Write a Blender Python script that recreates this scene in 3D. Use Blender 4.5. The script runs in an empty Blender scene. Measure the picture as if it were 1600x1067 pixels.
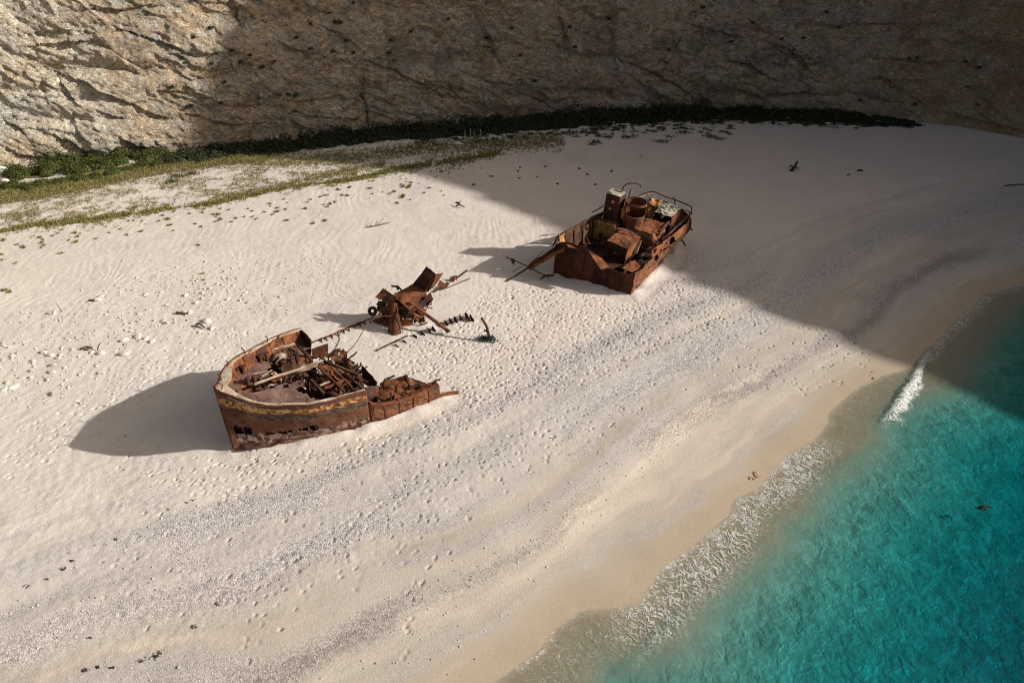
import bpy, bmesh, math, random
import numpy as np
from mathutils import Vector, Matrix
R = math.radians
scene = bpy.context.scene
col = scene.collection
rng = np.random.RandomState(7)
random.seed(7)

# ------------------------------------------------------------------ camera survey
HCAM, PITCH, FOC = 27.0, R(32), 800 / math.tan(R(35))
def at(px, py, z=0.0):
    """point of the place seen at pixel (px, py) that lies at height z"""
    u = (px - 800) / FOC; v = -(py - 533.5) / FOC
    d = np.array([u, math.cos(PITCH) + math.sin(PITCH) * v, -math.sin(PITCH) + math.cos(PITCH) * v])
    return np.array([0, 0, HCAM]) + d * ((z - HCAM) / d[2])
cam_d = bpy.data.cameras.new('camera'); cam = bpy.data.objects.new('camera', cam_d); col.objects.link(cam)
cam.location = (0, 0, HCAM); cam.rotation_euler = (R(90) - PITCH, 0, 0)
cam_d.angle = R(70); cam_d.clip_end = 3000; cam_d.clip_start = 0.5
scene.camera = cam

# ------------------------------------------------------------------ light
SUN_EL = R(25.5)
S = np.array([1.0, -0.07, math.tan(SUN_EL)])           # towards the sun
w = bpy.data.worlds.new('World'); scene.world = w; w.use_nodes = True
nt = w.node_tree; sky = nt.nodes.new('ShaderNodeTexSky'); sky.sky_type = 'NISHITA'; sky.sun_disc = False
sky.sun_elevation = SUN_EL; sky.sun_rotation = math.atan2(S[0], S[1]); sky.air_density = 1.0; sky.dust_density = 6.0; sky.ozone_density = 0.2
bg = nt.nodes['Background']; bg.inputs[1].default_value = 0.062
nt.links.new(sky.outputs[0], bg.inputs[0])
sd = bpy.data.lights.new('sun', 'SUN'); so = bpy.data.objects.new('sun', sd); col.objects.link(so)
sd.energy = 4.25; sd.angle = R(0.7); sd.color = (1.0, 0.955, 0.885)
so.location = (60, 0, 90); so.rotation_euler = Vector(-S).to_track_quat('-Z', 'Y').to_euler()
scene.view_settings.view_transform = 'Standard'; scene.view_settings.look = 'None'
scene.view_settings.exposure = 0.45; scene.view_settings.gamma = 1.0
scene.render.engine = 'CYCLES'
scene.cycles.use_denoising = True; scene.cycles.filter_width = 1.1; scene.cycles.denoising_prefilter = 'NONE'
scene.cycles.max_bounces = 6; scene.cycles.transparent_max_bounces = 12
scene.cycles.caustics_reflective = False; scene.cycles.caustics_refractive = False

# ------------------------------------------------------------------ numpy noise
def _h(ix, iy, iz, seed):
    h = (ix.astype(np.int64) * 374761393 + iy.astype(np.int64) * 668265263 + iz.astype(np.int64) * 2147483647 + seed * 974711) & 0xFFFFFFFF
    h = ((h ^ (h >> 13)) * 1274126177) & 0xFFFFFFFF
    h = ((h ^ (h >> 16)) * 2246822519) & 0xFFFFFFFF
    return (h ^ (h >> 15)) & 0xFFFFFFFF
def _u(ix, iy, iz, seed): return _h(ix, iy, iz, seed) / 4294967295.0
def vnoise(x, y, z=None, seed=0):
    """smooth value noise, about -1..1"""
    x = np.asarray(x, float); y = np.asarray(y, float)
    x, y = np.broadcast_arrays(x, y)
    two = z is None
    z = np.zeros_like(x) if two else np.broadcast_to(np.asarray(z, float), x.shape)
    ix, iy, iz = np.floor(x), np.floor(y), np.floor(z)
    fx, fy, fz = x - ix, y - iy, z - iz
    q = lambda f: f * f * f * (f * (f * 6 - 15) + 10)
    fx, fy, fz = q(fx), q(fy), q(fz)
    ix, iy, iz = ix.astype(np.int64), iy.astype(np.int64), iz.astype(np.int64)
    def lay(k):
        a, b = _u(ix, iy, iz + k, seed), _u(ix + 1, iy, iz + k, seed)
        c, d = _u(ix, iy + 1, iz + k, seed), _u(ix + 1, iy + 1, iz + k, seed)
        return (a + (b - a) * fx) * (1 - fy) + (c + (d - c) * fx) * fy
    v = lay(0) if two else lay(0) * (1 - fz) + lay(1) * fz
    return v * 2 - 1
def fbm(x, y, z=None, octv=4, gain=0.5, lac=2.03, seed=0, ridge=False):
    a, t, n = 1.0, 0.0, 0.0
    for k in range(octv):
        v = vnoise(x * lac**k + 17.3 * k, y * lac**k - 9.1 * k, None if z is None else z * lac**k + 5.7 * k, seed + k)
        if ridge: v = 1 - 2 * np.abs(v)
        t = t + v * a; n += a; a *= gain
    return t / n
def worley(x, y, seed=0):
    """F1, F2, id of the nearest cell, and offset vector inside it"""
    ix, iy = np.floor(x).astype(np.int64), np.floor(y).astype(np.int64)
    f1 = np.full(x.shape, 9.0); f2 = np.full(x.shape, 9.0); cid = np.zeros(x.shape); ox = np.zeros(x.shape); oy = np.zeros(x.shape)
    zero = np.zeros_like(ix)
    for a in (-1, 0, 1):
        for b in (-1, 0, 1):
            cx, cy = ix + a, iy + b
            dx = cx + _u(cx, cy, zero, seed) - x; dy = cy + _u(cx, cy, zero, seed + 31) - y
            d = np.sqrt(dx * dx + dy * dy); near = d < f1
            f2 = np.where(near, f1, np.minimum(f2, d))
            cid = np.where(near, _u(cx, cy, zero, seed + 77), cid); ox = np.where(near, dx, ox); oy = np.where(near, dy, oy)
            f1 = np.where(near, d, f1)
    return f1, f2, cid, ox, oy
def sstep(a, b, x):
    t = np.clip((x - a) / (b - a), 0, 1); return t * t * (3 - 2 * t)
def bump1(x, c, wd): return np.exp(-((x - c) / wd) ** 2)

# ------------------------------------------------------------------ object helpers
BASE = {}
def tag(o, label=None, cat=None, group=None, kind=None):
    if label: o['label'] = label
    if cat: o['category'] = cat
    if group: o['group'] = group
    if kind: o['kind'] = kind
    return o
def empty(name, loc, label, cat, group=None):
    o = bpy.data.objects.new(name, None); col.objects.link(o); o.location = loc
    o.empty_display_size = 0.3; BASE[o] = np.array(loc, float)
    return tag(o, label, cat, group)
def npmesh(name, co, faces, mats, uv=None, smooth=False, attrs=None, fcols=None):
    me = bpy.data.meshes.new(name); co = np.asarray(co, np.float32)
    if isinstance(faces, np.ndarray):
        nf, k = faces.shape
        me.vertices.add(len(co)); me.vertices.foreach_set('co', co.ravel())
        me.loops.add(nf * k); me.loops.foreach_set('vertex_index', faces.astype(np.int32).ravel())
        me.polygons.add(nf); me.polygons.foreach_set('loop_start', np.arange(0, nf * k, k, dtype=np.int32))
        me.polygons.foreach_set('loop_total', np.full(nf, k, np.int32))
        me.update(calc_edges=True); me.validate()
    else:
        me.from_pydata([tuple(map(float, v)) for v in co], [], faces)
    for m in (mats if isinstance(mats, (list, tuple)) else [mats]): me.materials.append(m)
    if uv is not None:
        l = me.uv_layers.new(name='UVMap'); vi = np.zeros(len(me.loops), np.int32); me.loops.foreach_get('vertex_index', vi)
        l.data.foreach_set('uv', np.asarray(uv, np.float32)[vi].ravel())
    for n, v in (attrs or {}).items():
        v = np.asarray(v, np.float32)
        if v.ndim == 1:
            a = me.attributes.new(n, 'FLOAT', 'POINT'); a.data.foreach_set('value', v)
        else:
            a = me.attributes.new(n, 'FLOAT_VECTOR', 'POINT'); a.data.foreach_set('vector', v.ravel())
    if smooth: me.polygons.foreach_set('use_smooth', np.ones(len(me.polygons), bool))
    return me
def obj(name, me, parent=None):
    o = bpy.data.objects.new(name, me); col.objects.link(o)
    if parent: o.parent = parent
    return o
class MB:
    """collects shapes given in place coordinates and links them as ONE mesh"""
    def __init__(s): s.v, s.f, s.uv, s.n = [], [], [], 0
    def add(s, v, f, uv=None):
        v = np.asarray(v, float)
        s.v.append(v); s.uv.append(np.asarray(uv, float) if uv is not None else v[:, [0, 2]])
        s.f += [[i + s.n for i in q] for q in f]; s.n += len(v); return s
    def hexa(s, c):   # 8 corners: bottom ring, top ring
        c = np.asarray(c, float)
        return s.add(c, [(3, 2, 1, 0), (4, 5, 6, 7), (0, 1, 5, 4), (1, 2, 6, 5), (2, 3, 7, 6), (3, 0, 4, 7)])
    def bar(s, a, b, wd, ht=None, up=(0, 0, 1)):
        a, b = np.array(a, float), np.array(b, float); ht = ht or wd
        d = b - a; d /= np.linalg.norm(d); u = np.cross(d, up)
        if np.linalg.norm(u) < 1e-3: u = np.cross(d, (1, 0, 0))
        u /= np.linalg.norm(u); q = np.cross(u, d)
        u, q = u * wd / 2, q * ht / 2
        return s.hexa([a - u - q, b - u - q, b + u - q, a + u - q, a - u + q, b - u + q, b + u + q, a + u + q])
    def angle(s, a, b, wd, th=0.03, up=(0, 0, 1)):   # an L-section steel
        a, b = np.array(a, float), np.array(b, float); d = b - a; d /= np.linalg.norm(d)
        u = np.cross(d, up); u /= max(1e-6, np.linalg.norm(u)); q = np.cross(u, d)
        s.bar(a, b, wd, th, up)
        return s.bar(a + u * (wd / 2 - th / 2) - q * (wd / 2 + th / 2 + .002), b + u * (wd / 2 - th / 2) - q * (wd / 2 + th / 2 + .002), th, wd, up)
    def tube(s, pts, r, n=8, close=True, r2=None):
        pts = [np.array(p, float) for p in pts]; m = len(pts); v, f = [], []
        pre = None
        for i, p in enumerate(pts):
            d = pts[min(i + 1, m - 1)] - pts[max(i - 1, 0)]; d /= np.linalg.norm(d)
            if pre is None:
                a = np.cross(d, (0, 0, 1)); a = a if np.linalg.norm(a) > 0.05 else np.cross(d, (1, 0, 0))
            else: a = pre - d * (pre @ d)
            a /= np.linalg.norm(a); pre = a; b = np.cross(d, a)
            rr = r + ((r2 if r2 is not None else r) - r) * i / max(1, m - 1)
            for k in range(n):
                t = 2 * math.pi * k / n; v.append(p + (a * math.cos(t) + b * math.sin(t)) * rr)
        for i in range(m - 1):
            for k in range(n): f.append((i * n + k, i * n + (k + 1) % n, (i + 1) * n + (k + 1) % n, (i + 1) * n + k))
        if close: f += [tuple(range(n))[::-1], tuple((m - 1) * n + k for k in range(n))]
        return s.add(v, f)
    def sheet(s, P, thick=0.03, dent=0.0, dsc=1.0, seed=0, keep=None, uv=None):
        """a plate from a grid of points P[i, j, 3], dented by noise, given thickness; keep = mask of cells"""
        P = np.array(P, float); m, n, _ = P.shape
        du = np.gradient(P, axis=0); dv = np.gradient(P, axis=1); N = np.cross(du, dv)
        N /= np.maximum(1e-9, np.linalg.norm(N, axis=2, keepdims=True))
        if dent: P = P + N * (fbm(P[..., 0] / dsc, P[..., 1] / dsc, P[..., 2] / dsc, 3, seed=seed) * dent * 2)[..., None]
        if keep is None: keep = np.ones((m - 1, n - 1), bool)
        A = (P + N * thick / 2).reshape(-1, 3); B = (P - N * thick / 2).reshape(-1, 3)
        if uv is None:
            ul = np.concatenate([[0], np.cumsum(np.linalg.norm(P[1:, n // 2] - P[:-1, n // 2], axis=1))])
            vl = np.linspace(0, 1, n); uv = np.stack(np.meshgrid(ul, vl, indexing='ij'), 2)
        uv = uv.reshape(-1, 2); f = []; o = m * n; ix = lambda i, j: i * n + j
        for i in range(m - 1):
            for j in range(n - 1):
                if not keep[i, j]: continue
                a, b, c, d = ix(i, j), ix(i + 1, j), ix(i + 1, j + 1), ix(i, j + 1)
                f.append((a, b, c, d)); f.append((d + o, c + o, b + o, a + o))
                for (i2, j2, p, q) in ((i - 1, j, d, a), (i + 1, j, b, c), (i, j - 1, a, b), (i, j + 1, c, d)):
                    if not (0 <= i2 < m - 1 and 0 <= j2 < n - 1) or not keep[i2, j2]: f.append((q, p, p + o, q + o))
        return s.add(np.concatenate([A, B]), f, np.concatenate([uv, uv]))
    def plate(s, c, nu=8, nv=8, thick=0.03, dent=0.05, rag=0.0, hole=0.0, seed=0, dsc=0.9):
        """a torn plate between four corners (in order round the plate)"""
        c = [np.array(p, float) for p in c]
        u = np.linspace(0, 1, nu + 1)[:, None]; v = np.linspace(0, 1, nv + 1)[None, :]
        if rag:
            jag = lambda k, t: rag * (0.5 + 0.5 * vnoise(t * 9.3 + k * 31.7 + seed, np.full_like(t, seed * 1.7), seed=seed)) 
            j0, j1 = jag(0, v), jag(1, v); u = j0 + (1 - j0 - j1) * u; u = np.broadcast_to(u, (nu + 1, nv + 1))
            k0, k1 = jag(2, u[:, :1]), jag(3, u[:, :1]); v = k0 + (1 - k0 - k1) * v
        u, v = np.broadcast_arrays(u, v); U, V = u[..., None], v[..., None]
        P = c[0] * (1 - U) * (1 - V) + c[1] * U * (1 - V) + c[2] * U * V + c[3] * (1 - U) * V
        keep = None
        if hole:
            cc = (P[1:, 1:] + P[:-1, :-1]) / 2
            keep = vnoise(cc[..., 0] * 2.2 + seed, cc[..., 1] * 2.2, cc[..., 2] * 2.2, seed=seed + 5) < 1 - 2 * hole
        return s.sheet(P, thick, dent, dsc, seed, keep)
    def build(s, name, mat, parent=None, label=None, smooth=False):
        v = np.concatenate(s.v); uv = np.concatenate(s.uv)
        b = np.zeros(3); p = parent
        while p is not None: b = b + BASE.get(p, 0); p = p.parent
        me = npmesh(name, v - b, s.f, mat, uv, smooth)
        o = obj(name, me, parent)
        if label: o['label'] = label
        return o
def copy_tree(o, parent=None):
    c = o.copy(); col.objects.link(c); c.parent = parent
    for ch in list(o.children): copy_tree(ch, c)
    return c

# ------------------------------------------------------------------ materials
def mat(name):
    m = bpy.data.materials.new(name); m.use_nodes = True; nt = m.node_tree
    return m, nt, nt.nodes['Principled BSDF']
def N(nt, kind, **kw):
    n = nt.nodes.new(kind)
    for k, v in kw.items():
        if k.startswith('i_'):
            key = k[2:]; n.inputs[int(key) if key.isdigit() else key].default_value = v
        else: setattr(n, k, v)
    return n
def noise(nt, vec, scale, detail=6, rough=0.6, dist=0.0):
    n = N(nt, 'ShaderNodeTexNoise'); n.inputs['Scale'].default_value = scale; n.inputs['Detail'].default_value = detail
    n.inputs['Roughness'].default_value = rough; n.inputs['Distortion'].default_value = dist
    if vec is not None: nt.links.new(vec, n.inputs['Vector'])
    return n.outputs['Fac']
def ramp(nt, fac, stops, interp='LINEAR'):
    r = N(nt, 'ShaderNodeValToRGB'); r.color_ramp.interpolation = interp; e = r.color_ramp.elements
    while len(e) < len(stops): e.new(0.5)
    for k, (p, c) in enumerate(stops):
        e[k].position = p; e[k].color = (c, c, c, 1) if isinstance(c, (int, float)) else (*c, 1)
    nt.links.new(fac, r.inputs[0]); return r.outputs[0]
def mix(nt, fac, a, b, mode='MIX'):
    n = N(nt, 'ShaderNodeMix', data_type='RGBA', blend_type=mode)
    for s_, v in ((n.inputs[0], fac), (n.inputs[6], a), (n.inputs[7], b)):
        if isinstance(v, bpy.types.NodeSocket): nt.links.new(v, s_)
        else: s_.default_value = v if isinstance(v, (int, float)) else (*v, 1)
    return n.outputs[2]
def mth(nt, op, a, b=0.0, c=0.0, clamp=False):
    n = N(nt, 'ShaderNodeMath', operation=op, use_clamp=clamp)
    for k, v in enumerate((a, b, c)):
        if isinstance(v, bpy.types.NodeSocket): nt.links.new(v, n.inputs[k])
        else: n.inputs[k].default_value = v
    return n.outputs[0]
def mapping(nt, vec, scale=(1, 1, 1), rot=(0, 0, 0)):
    n = N(nt, 'ShaderNodeMapping'); n.inputs['Scale'].default_value = scale; n.inputs['Rotation'].default_value = rot
    nt.links.new(vec, n.inputs[0]); return n.outputs[0]
def coord(nt, which='Object'): return N(nt, 'ShaderNodeTexCoord').outputs[which]
def attr(nt, name, out='Fac'):
    return N(nt, 'ShaderNodeAttribute', attribute_name=name).outputs[out]
def bump(nt, h, strength, dist, bsdf, prev=None):
    b = N(nt, 'ShaderNodeBump'); b.inputs['Strength'].default_value = strength; b.inputs['Distance'].default_value = dist
    nt.links.new(h, b.inputs['Height'])
    if prev is not None: nt.links.new(prev, b.inputs['Normal'])
    if bsdf is not None: nt.links.new(b.outputs[0], bsdf.inputs['Normal'])
    return b.outputs[0]
def rust(name, dark=(.030, .014, .010), mid=(.095, .040, .023), hot=(.24, .085, .030), pale=(.32, .16, .08), paleat=.72, sc=1.2, streak=None):
    m, nt, b = mat(name); v = coord(nt)
    if streak: v = mapping(nt, v, (1, 1, streak))
    a = noise(nt, v, sc, 8, .68, .6); f = noise(nt, v, sc * 11, 5, .7)
    k = mth(nt, 'ADD', mth(nt, 'MULTIPLY', a, .78), mth(nt, 'MULTIPLY', f, .22))
    c = ramp(nt, k, [(.34, dark), (.46, mid), (.57, hot), (paleat, pale)])
    spots = ramp(nt, noise(nt, v, sc * 4.5, 4, .6), [(.60, 0.0), (.68, 1.0)])
    c = mix(nt, mth(nt, 'MULTIPLY', spots, .75), c, dark)
    nt.links.new(c, b.inputs['Base Color']); b.inputs['Roughness'].default_value = .88; b.inputs['Metallic'].default_value = 0.0
    b.inputs['Specular IOR Level'].default_value = .25
    bump(nt, k, .9, .06, b)
    return m

# ================================================================== THE BEACH
ZS = -1.2                                              # still water level
shore_px = [(1600, 441), (1560, 452), (1537, 460), (1522, 477), (1496, 499), (1470, 524), (1444, 557), (1422, 574), (1376, 588), (1344, 602),
            (1312, 630), (1294, 650), (1297, 661), (1267, 687), (1226, 711), (1206, 734), (1189, 757), (1148, 783), (1142, 806), (1110, 829),
            (1041, 882), (1013, 913), (996, 936), (955, 951), (903, 956), (865, 982), (845, 1018), (810, 1038), (770, 1063)]
E = [at(x, y, ZS)[:2] for x, y in shore_px]
E = np.array([(96, 78), (78, 74), (60, 65.5)] + [tuple(p) for p in E] + [(-6, 14.5), (-18, 9), (-40, 3), (-70, -3), (-150, -12)], float)
SL = np.concatenate([[0], np.cumsum(np.linalg.norm(np.diff(E, axis=0), axis=1))])
def shore(x, y, E=E):
    """signed distance inland from the waterline (negative in the sea) and distance along it"""
    best = np.full(x.shape, 1e9); sp = np.zeros(x.shape)
    for k in range(len(E) - 1):
        a, d = E[k], E[k + 1] - E[k]; t = np.clip(((x - a[0]) * d[0] + (y - a[1]) * d[1]) / (d @ d), 0, 1)
        q = np.hypot(x - a[0] - t * d[0], y - a[1] - t * d[1]); near = q < best
        best = np.where(near, q, best); sp = np.where(near, SL[min(k, len(SL) - 1)] + t * math.sqrt(d @ d), sp)
    poly = np.concatenate([E, [(-150, -900), (900, -900), (900, 78)]]); ins = np.zeros(x.shape, bool)
    for k in range(len(poly)):
        (x1, y1), (x2, y2) = poly[k], poly[(k + 1) % len(poly)]
        if y1 == y2: continue
        c = ((y1 > y) != (y2 > y)) & (x < (x2 - x1) * (y - y1) / (y2 - y1) + x1); ins ^= c
    return np.where(ins, -best, best), sp
def profile(d, s, px_, py_):
    wob = 0 * s
    k = d + 1.1 * vnoise(px_ / 9.0, py_ / 9.0, seed=3) * sstep(1.5, 5, d)
    land = ZS + .05 * np.clip(k, 0, 4) + .30 * sstep(3.9, 5.6, k) + .70 * sstep(4.5, 15, k)
    t = np.clip(-d, 0, 60)
    sea = ZS - .03 * np.minimum(t, 2.2) - .13 * np.clip(t - 2.2, 0, 60) - .05 * np.clip(t - 6, 0, 20)
    return np.where(d >= 0, land, sea), k
def span(pairs):   # tensor grid coordinates: (stop, step) pairs
    v = [pairs[0]]
    for stop, st in pairs[1:]:
        n = max(1, int(round((stop - v[-1]) / st))); v += list(np.linspace(v[-1], stop, n + 1)[1:])
    return np.array(v)
gx = span([-180, (-66, 4), (-47, .3), (47, .08), (70, .3), (130, 3), (420, 30)])
gy = span([-300, (-60, 24), (16, 2.6), (58, .076), (106, .2), (150, 4)])
X, Y = np.meshgrid(gx, gy, indexing='ij')
D, SS = shore(X, Y)
E2 = np.stack([np.interp(np.linspace(0, SL[-1], 400), SL, E[:, k]) for k in (0, 1)], 1)
for _ in range(3): E2 = np.stack([np.convolve(np.pad(E2[:, k], 12, 'edge'), np.ones(25) / 25, 'valid') for k in (0, 1)], 1)
E2 = E2[::8]; D2, _ = shore(X, Y, E2); D2 = D + (D2 - D) * sstep(1.0, 4.5, D)
Z, K = profile(D2, SS, X, Y); Z = np.where(D < 0, profile(D, SS, X, Y)[0], Z)
land = sstep(.5, 4, D)
Z += .07 * bump1(K + .5 * vnoise(X / 5, Y / 5, seed=13), 6.4, .9) + .05 * bump1(K + .8 * vnoise(X / 6, Y / 6, seed=14), 10.3, 1.0) + .04 * bump1(K + .8 * vnoise(X / 6, Y / 6, seed=15), 14.2, 1.1)
Z += land * (.10 * fbm(X / 7, Y / 7, octv=3, seed=11) + .030 * fbm(X / 1.3, Y / 1.3, octv=3, seed=12) * sstep(6, 10, D))
# the sand lies level round the wrecks
flat = np.zeros_like(X)
for (ax, ay, bx_, by_, r_) in [(-15.6, 31.7, -3.5, 37.2, 3.2), (-14, 37, -8, 37, 4), (-12.5, 41, -4, 46, 3.5), (4, 53, 9.5, 50, 4), (9.5, 50, 15.5, 60, 4)]:
    d_ = np.array([bx_ - ax, by_ - ay]); t_ = np.clip(((X - ax) * d_[0] + (Y - ay) * d_[1]) / (d_ @ d_), 0, 1)
    flat = np.maximum(flat, 1 - sstep(r_ * .5, r_ * 1.6, np.hypot(X - ax - t_ * d_[0], Y - ay - t_ * d_[1])))
Z = Z * (1 - flat)
# wind ripples in the dry upper sand
rip = (1 - .8 * flat) * sstep(13, 19, D) * sstep(-.5, .35, vnoise(X / 9 + 4, Y / 9, seed=21) + .45 * sstep(-6, -16, X) - .5 * sstep(2, 6, X))
ph = X * 1.0 + Y * .10 + 1.1 * vnoise(X / 3.1, Y / 4.0, seed=22) + .35 * vnoise(X / .9, Y / 1.3, seed=23)
Z += rip * .011 * (.6 + .6 * vnoise(X / 2.2, Y / 2.2, seed=24)) * (1 - 2 * np.abs(((ph / .80) % 1) - .5) * 2)
Z += sstep(6, 9, D) * (.012 * fbm(X / .33, Y / .33, octv=2, seed=25) + .016 * fbm(X / .21, Y / .21, octv=2, seed=26) * sstep(-.3, .4, vnoise(X / 5, Y / 5, seed=27)))
# footprints ---------------------------------------------------------
def stamp(cx, cy, ang, L=.15, W=.08, dep=.055):
    i0, i1 = np.searchsorted(gx, (cx - .42, cx + .42)); j0, j1 = np.searchsorted(gy, (cy - .42, cy + .42))
    if i1 - i0 < 2 or j1 - j0 < 2: return
    x = X[i0:i1, j0:j1] - cx; y = Y[i0:i1, j0:j1] - cy
    a = (x * math.cos(ang) + y * math.sin(ang)) / L; b = (-x * math.sin(ang) + y * math.cos(ang)) / W
    q = np.sqrt(a * a + b * b); Z[i0:i1, j0:j1] += dep * (-np.exp(-q**4 * .7) + .28 * np.exp(-((q - 1.5) / .35)**2))
def inpoly(p, poly):
    c = False
    for k in range(len(poly)):
        (x1, y1), (x2, y2) = poly[k][:2], poly[(k + 1) % len(poly)][:2]
        if (y1 > p[1]) != (y2 > p[1]) and p[0] < (x2 - x1) * (p[1] - y1) / (y2 - y1) + x1: c = not c
    return c
def scatter(pxpoly, dens, z=0.0):
    poly = [at(x, y, z) for x, y in pxpoly]; xs, ys = [p[0] for p in poly], [p[1] for p in poly]
    area = (max(xs) - min(xs)) * (max(ys) - min(ys)); out = []
    for _ in range(int(area * dens)):
        p = (rng.uniform(min(xs), max(xs)), rng.uniform(min(ys), max(ys)))
        if inpoly(p, poly): out.append(p)
    return out
for poly, dens in [([(585, 560), (690, 520), (760, 455), (850, 448), (960, 470), (1010, 470), (1060, 520), (940, 590), (820, 625), (730, 640), (690, 598), (620, 585)], 7.5),
                   ([(225, 740), (300, 715), (370, 715), (480, 705), (620, 668), (740, 625), (800, 640), (640, 705), (500, 745), (330, 790)], 4.8),
                   ([(300, 900), (450, 850), (650, 740), (820, 660), (940, 610), (1010, 600), (850, 720), (640, 860), (420, 980)], 1.8),
                   ([(1010, 470), (1080, 400), (1200, 440), (1290, 500), (1390, 560), (1310, 600), (1120, 590), (1060, 530)], 1.3),
                   ([(1010, 465), (1075, 400), (1180, 450), (1190, 500), (1080, 520)], 4.0),
                   ([(0, 690), (120, 640), (250, 560), (420, 490), (340, 590), (140, 690), (60, 740), (0, 760)], 2.0),
                   ([(380, 700), (700, 420), (900, 440), (1200, 560), (900, 700), (600, 900), (200, 1000), (100, 850)], .5)]:
    for p in scatter(poly, dens): stamp(p[0], p[1], rng.normal(.7, .9), rng.uniform(.09, .15), rng.uniform(.05, .075), rng.uniform(.035, .085))
for tr in [[(0, 690), (120, 636), (230, 585), (330, 548), (420, 505)], [(0, 720), (110, 665), (215, 605), (300, 570)], [(380, 1060), (384, 1000), (395, 950), (420, 905)],
           [(628, 1010), (636, 960), (650, 900), (700, 850)], [(1200, 500), (1270, 505), (1340, 520), (1365, 545)], [(1205, 570), (1240, 585), (1290, 590)],
           [(440, 870), (560, 810), (700, 740)], [(170, 745), (205, 715), (235, 660)], [(1000, 560), (1120, 500), (1230, 470)]]:
    P = [at(x, y, -.2)[:2] for x, y in tr]; side = 1
    for a, b in zip(P[:-1], P[1:]):
        L = np.linalg.norm(b - a); an = math.atan2(*(b - a)[::-1])
        for q in np.arange(0, L, .42):
            p = a + (b - a) * q / L + np.array([-math.sin(an), math.cos(an)]) * .10 * side + rng.normal(0, .05, 2); side = -side
            p = p + rng.normal(0, .12, 2)
            if rng.rand() < .8: stamp(p[0], p[1], an + rng.normal(0, .35), rng.uniform(.11, .16), rng.uniform(.055, .08), rng.uniform(.04, .08))
# sand heaped against the wreck plates and a shallow scour under the bow
drift = np.full_like(X, 9.0)
for pl in ([(-15.5, 31.6), (-13.8, 31.9), (-11.7, 32.45), (-9.4, 33.3), (-7.2, 34.5), (-4.3, 36.5)], [(3.4, 53.6), (9.2, 49.85), (12.5, 55), (14, 58)], [(-10.3, 46.2), (-8.4, 44.2), (-6.3, 45.2)]):
    for (ax, ay), (bx_, by_) in zip(pl[:-1], pl[1:]):
        d_ = np.array([bx_ - ax, by_ - ay]); t_ = np.clip(((X - ax) * d_[0] + (Y - ay) * d_[1]) / (d_ @ d_), 0, 1); drift = np.minimum(drift, np.hypot(X - ax - t_ * d_[0], Y - ay - t_ * d_[1]))
Z += (.11 + .13 * vnoise(X / .9, Y / .9, seed=28)) * np.exp(-(drift / .45)**2) - .05 * np.exp(-((drift - 1.1) / .4)**2)
for q in [(-15.3, 31.3, 1.0, -.05), (-12, 32.0, 1.2, .06), (-9, 33.2, 1.2, .10), (-5.5, 35.3, 1.0, .10), (6.5, 51.2, 1.6, .08), (12, 53.8, 1.3, .10), (-7.6, 45, 1.5, .05)]:
    Z += q[3] * np.exp(-((X - q[0])**2 + (Y - q[1])**2) / q[2]**2)
# what the ground is made of: dry white sand, tan damp sand, grey shingle bands
wn = fbm(X / 6, Y / 6, octv=4, seed=31); wn2 = fbm(X / 1.6, Y / 1.6, octv=4, seed=32)
KK = K + .9 * wn + .35 * wn2
grv = np.clip(.95 * bump1(K + .25 * wn2, 5.1, .75) * sstep(-.5, .3, vnoise(X / 11, Y / 11 + 1.5, seed=33) + .3) + .8 * bump1(KK, 9.5, 1.2) * sstep(-.35, .4, vnoise(X / 13 + 2, Y / 13, seed=34) + .15)
              + .75 * bump1(KK, 13.6, 1.3) * sstep(-.3, .5, vnoise(X / 14, Y / 14, seed=35) + .2) + .35 * sstep(.1, .6, wn2 + wn) * sstep(7, 10, D), 0, 1)
grv *= sstep(1.5, 4.2, D)
grv = np.maximum(grv, .55 * sstep(40, 60, X + 0.0 * Y) * 0)
grv = np.maximum(grv, .8 * np.exp(-(((X - 15.5) / 4.5)**2 + ((Y - 55.5) / 3.0)**2)) * (0.6 + .4 * wn2))
wet = 1 - sstep(.3, 3.6, K + .5 * wn)
tan = np.clip((1 - sstep(3.5, 11, KK)) * .75 + .55 * bump1(KK, 7.3, 1.7) + .45 * bump1(KK, 11.6, 1.0) - .2, 0, 1) * (0.75 + .35 * wn)
pink = sstep(-14, 6, X + 3 * wn) * sstep(12, 18, D)
A = np.empty(X.shape + (3,)); A[:] = (.62, .572, .518)
lerp = lambda m, c: A + (np.array(c) - A) * np.clip(m, 0, 1)[..., None]
A = lerp(pink * .8, (.64, .56, .505)); A = lerp(tan, (.54, .455, .36)); A *= (1 - .19 * (1 - sstep(11, 17, KK)))[..., None]; A = lerp(grv * .62, (.40, .365, .36)); edge = bump1(K + .35 * wn2 + .3 * wn, 4.9, .62) * sstep(-.5, .4, vnoise(X / 8, Y / 8 + 7, seed=36) + .35); A = lerp(edge * .85, (.27, .235, .215)); grv = np.maximum(grv, edge * .9)
A = lerp(wet * .75, (.40, .31, .21))
A = lerp(sstep(-.05, .5, -D), (.30, .24, .165)); A = lerp(sstep(1.2, 4.5, -D), (.26, .245, .20) )
XR = X * math.cos(R(40)) + Y * math.sin(R(40)); strk = fbm(KK / 1.3, XR / 16, octv=4, gain=.6, seed=37); strk2 = fbm(K / .45 + .6 * wn, XR / 7, octv=3, seed=38)
near_ = (1 - sstep(13, 22, KK)) * sstep(.6, 2.5, D); A = lerp(near_ * sstep(.05, .45, strk) * .55, (.43, .405, .40)); A = lerp(near_ * sstep(.05, .5, -strk) * .6, (.60, .52, .42))
A *= (1 + near_ * .10 * strk2)[..., None]; grv = np.clip(grv + .35 * near_ * sstep(.1, .45, strk), 0, 1)
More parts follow.
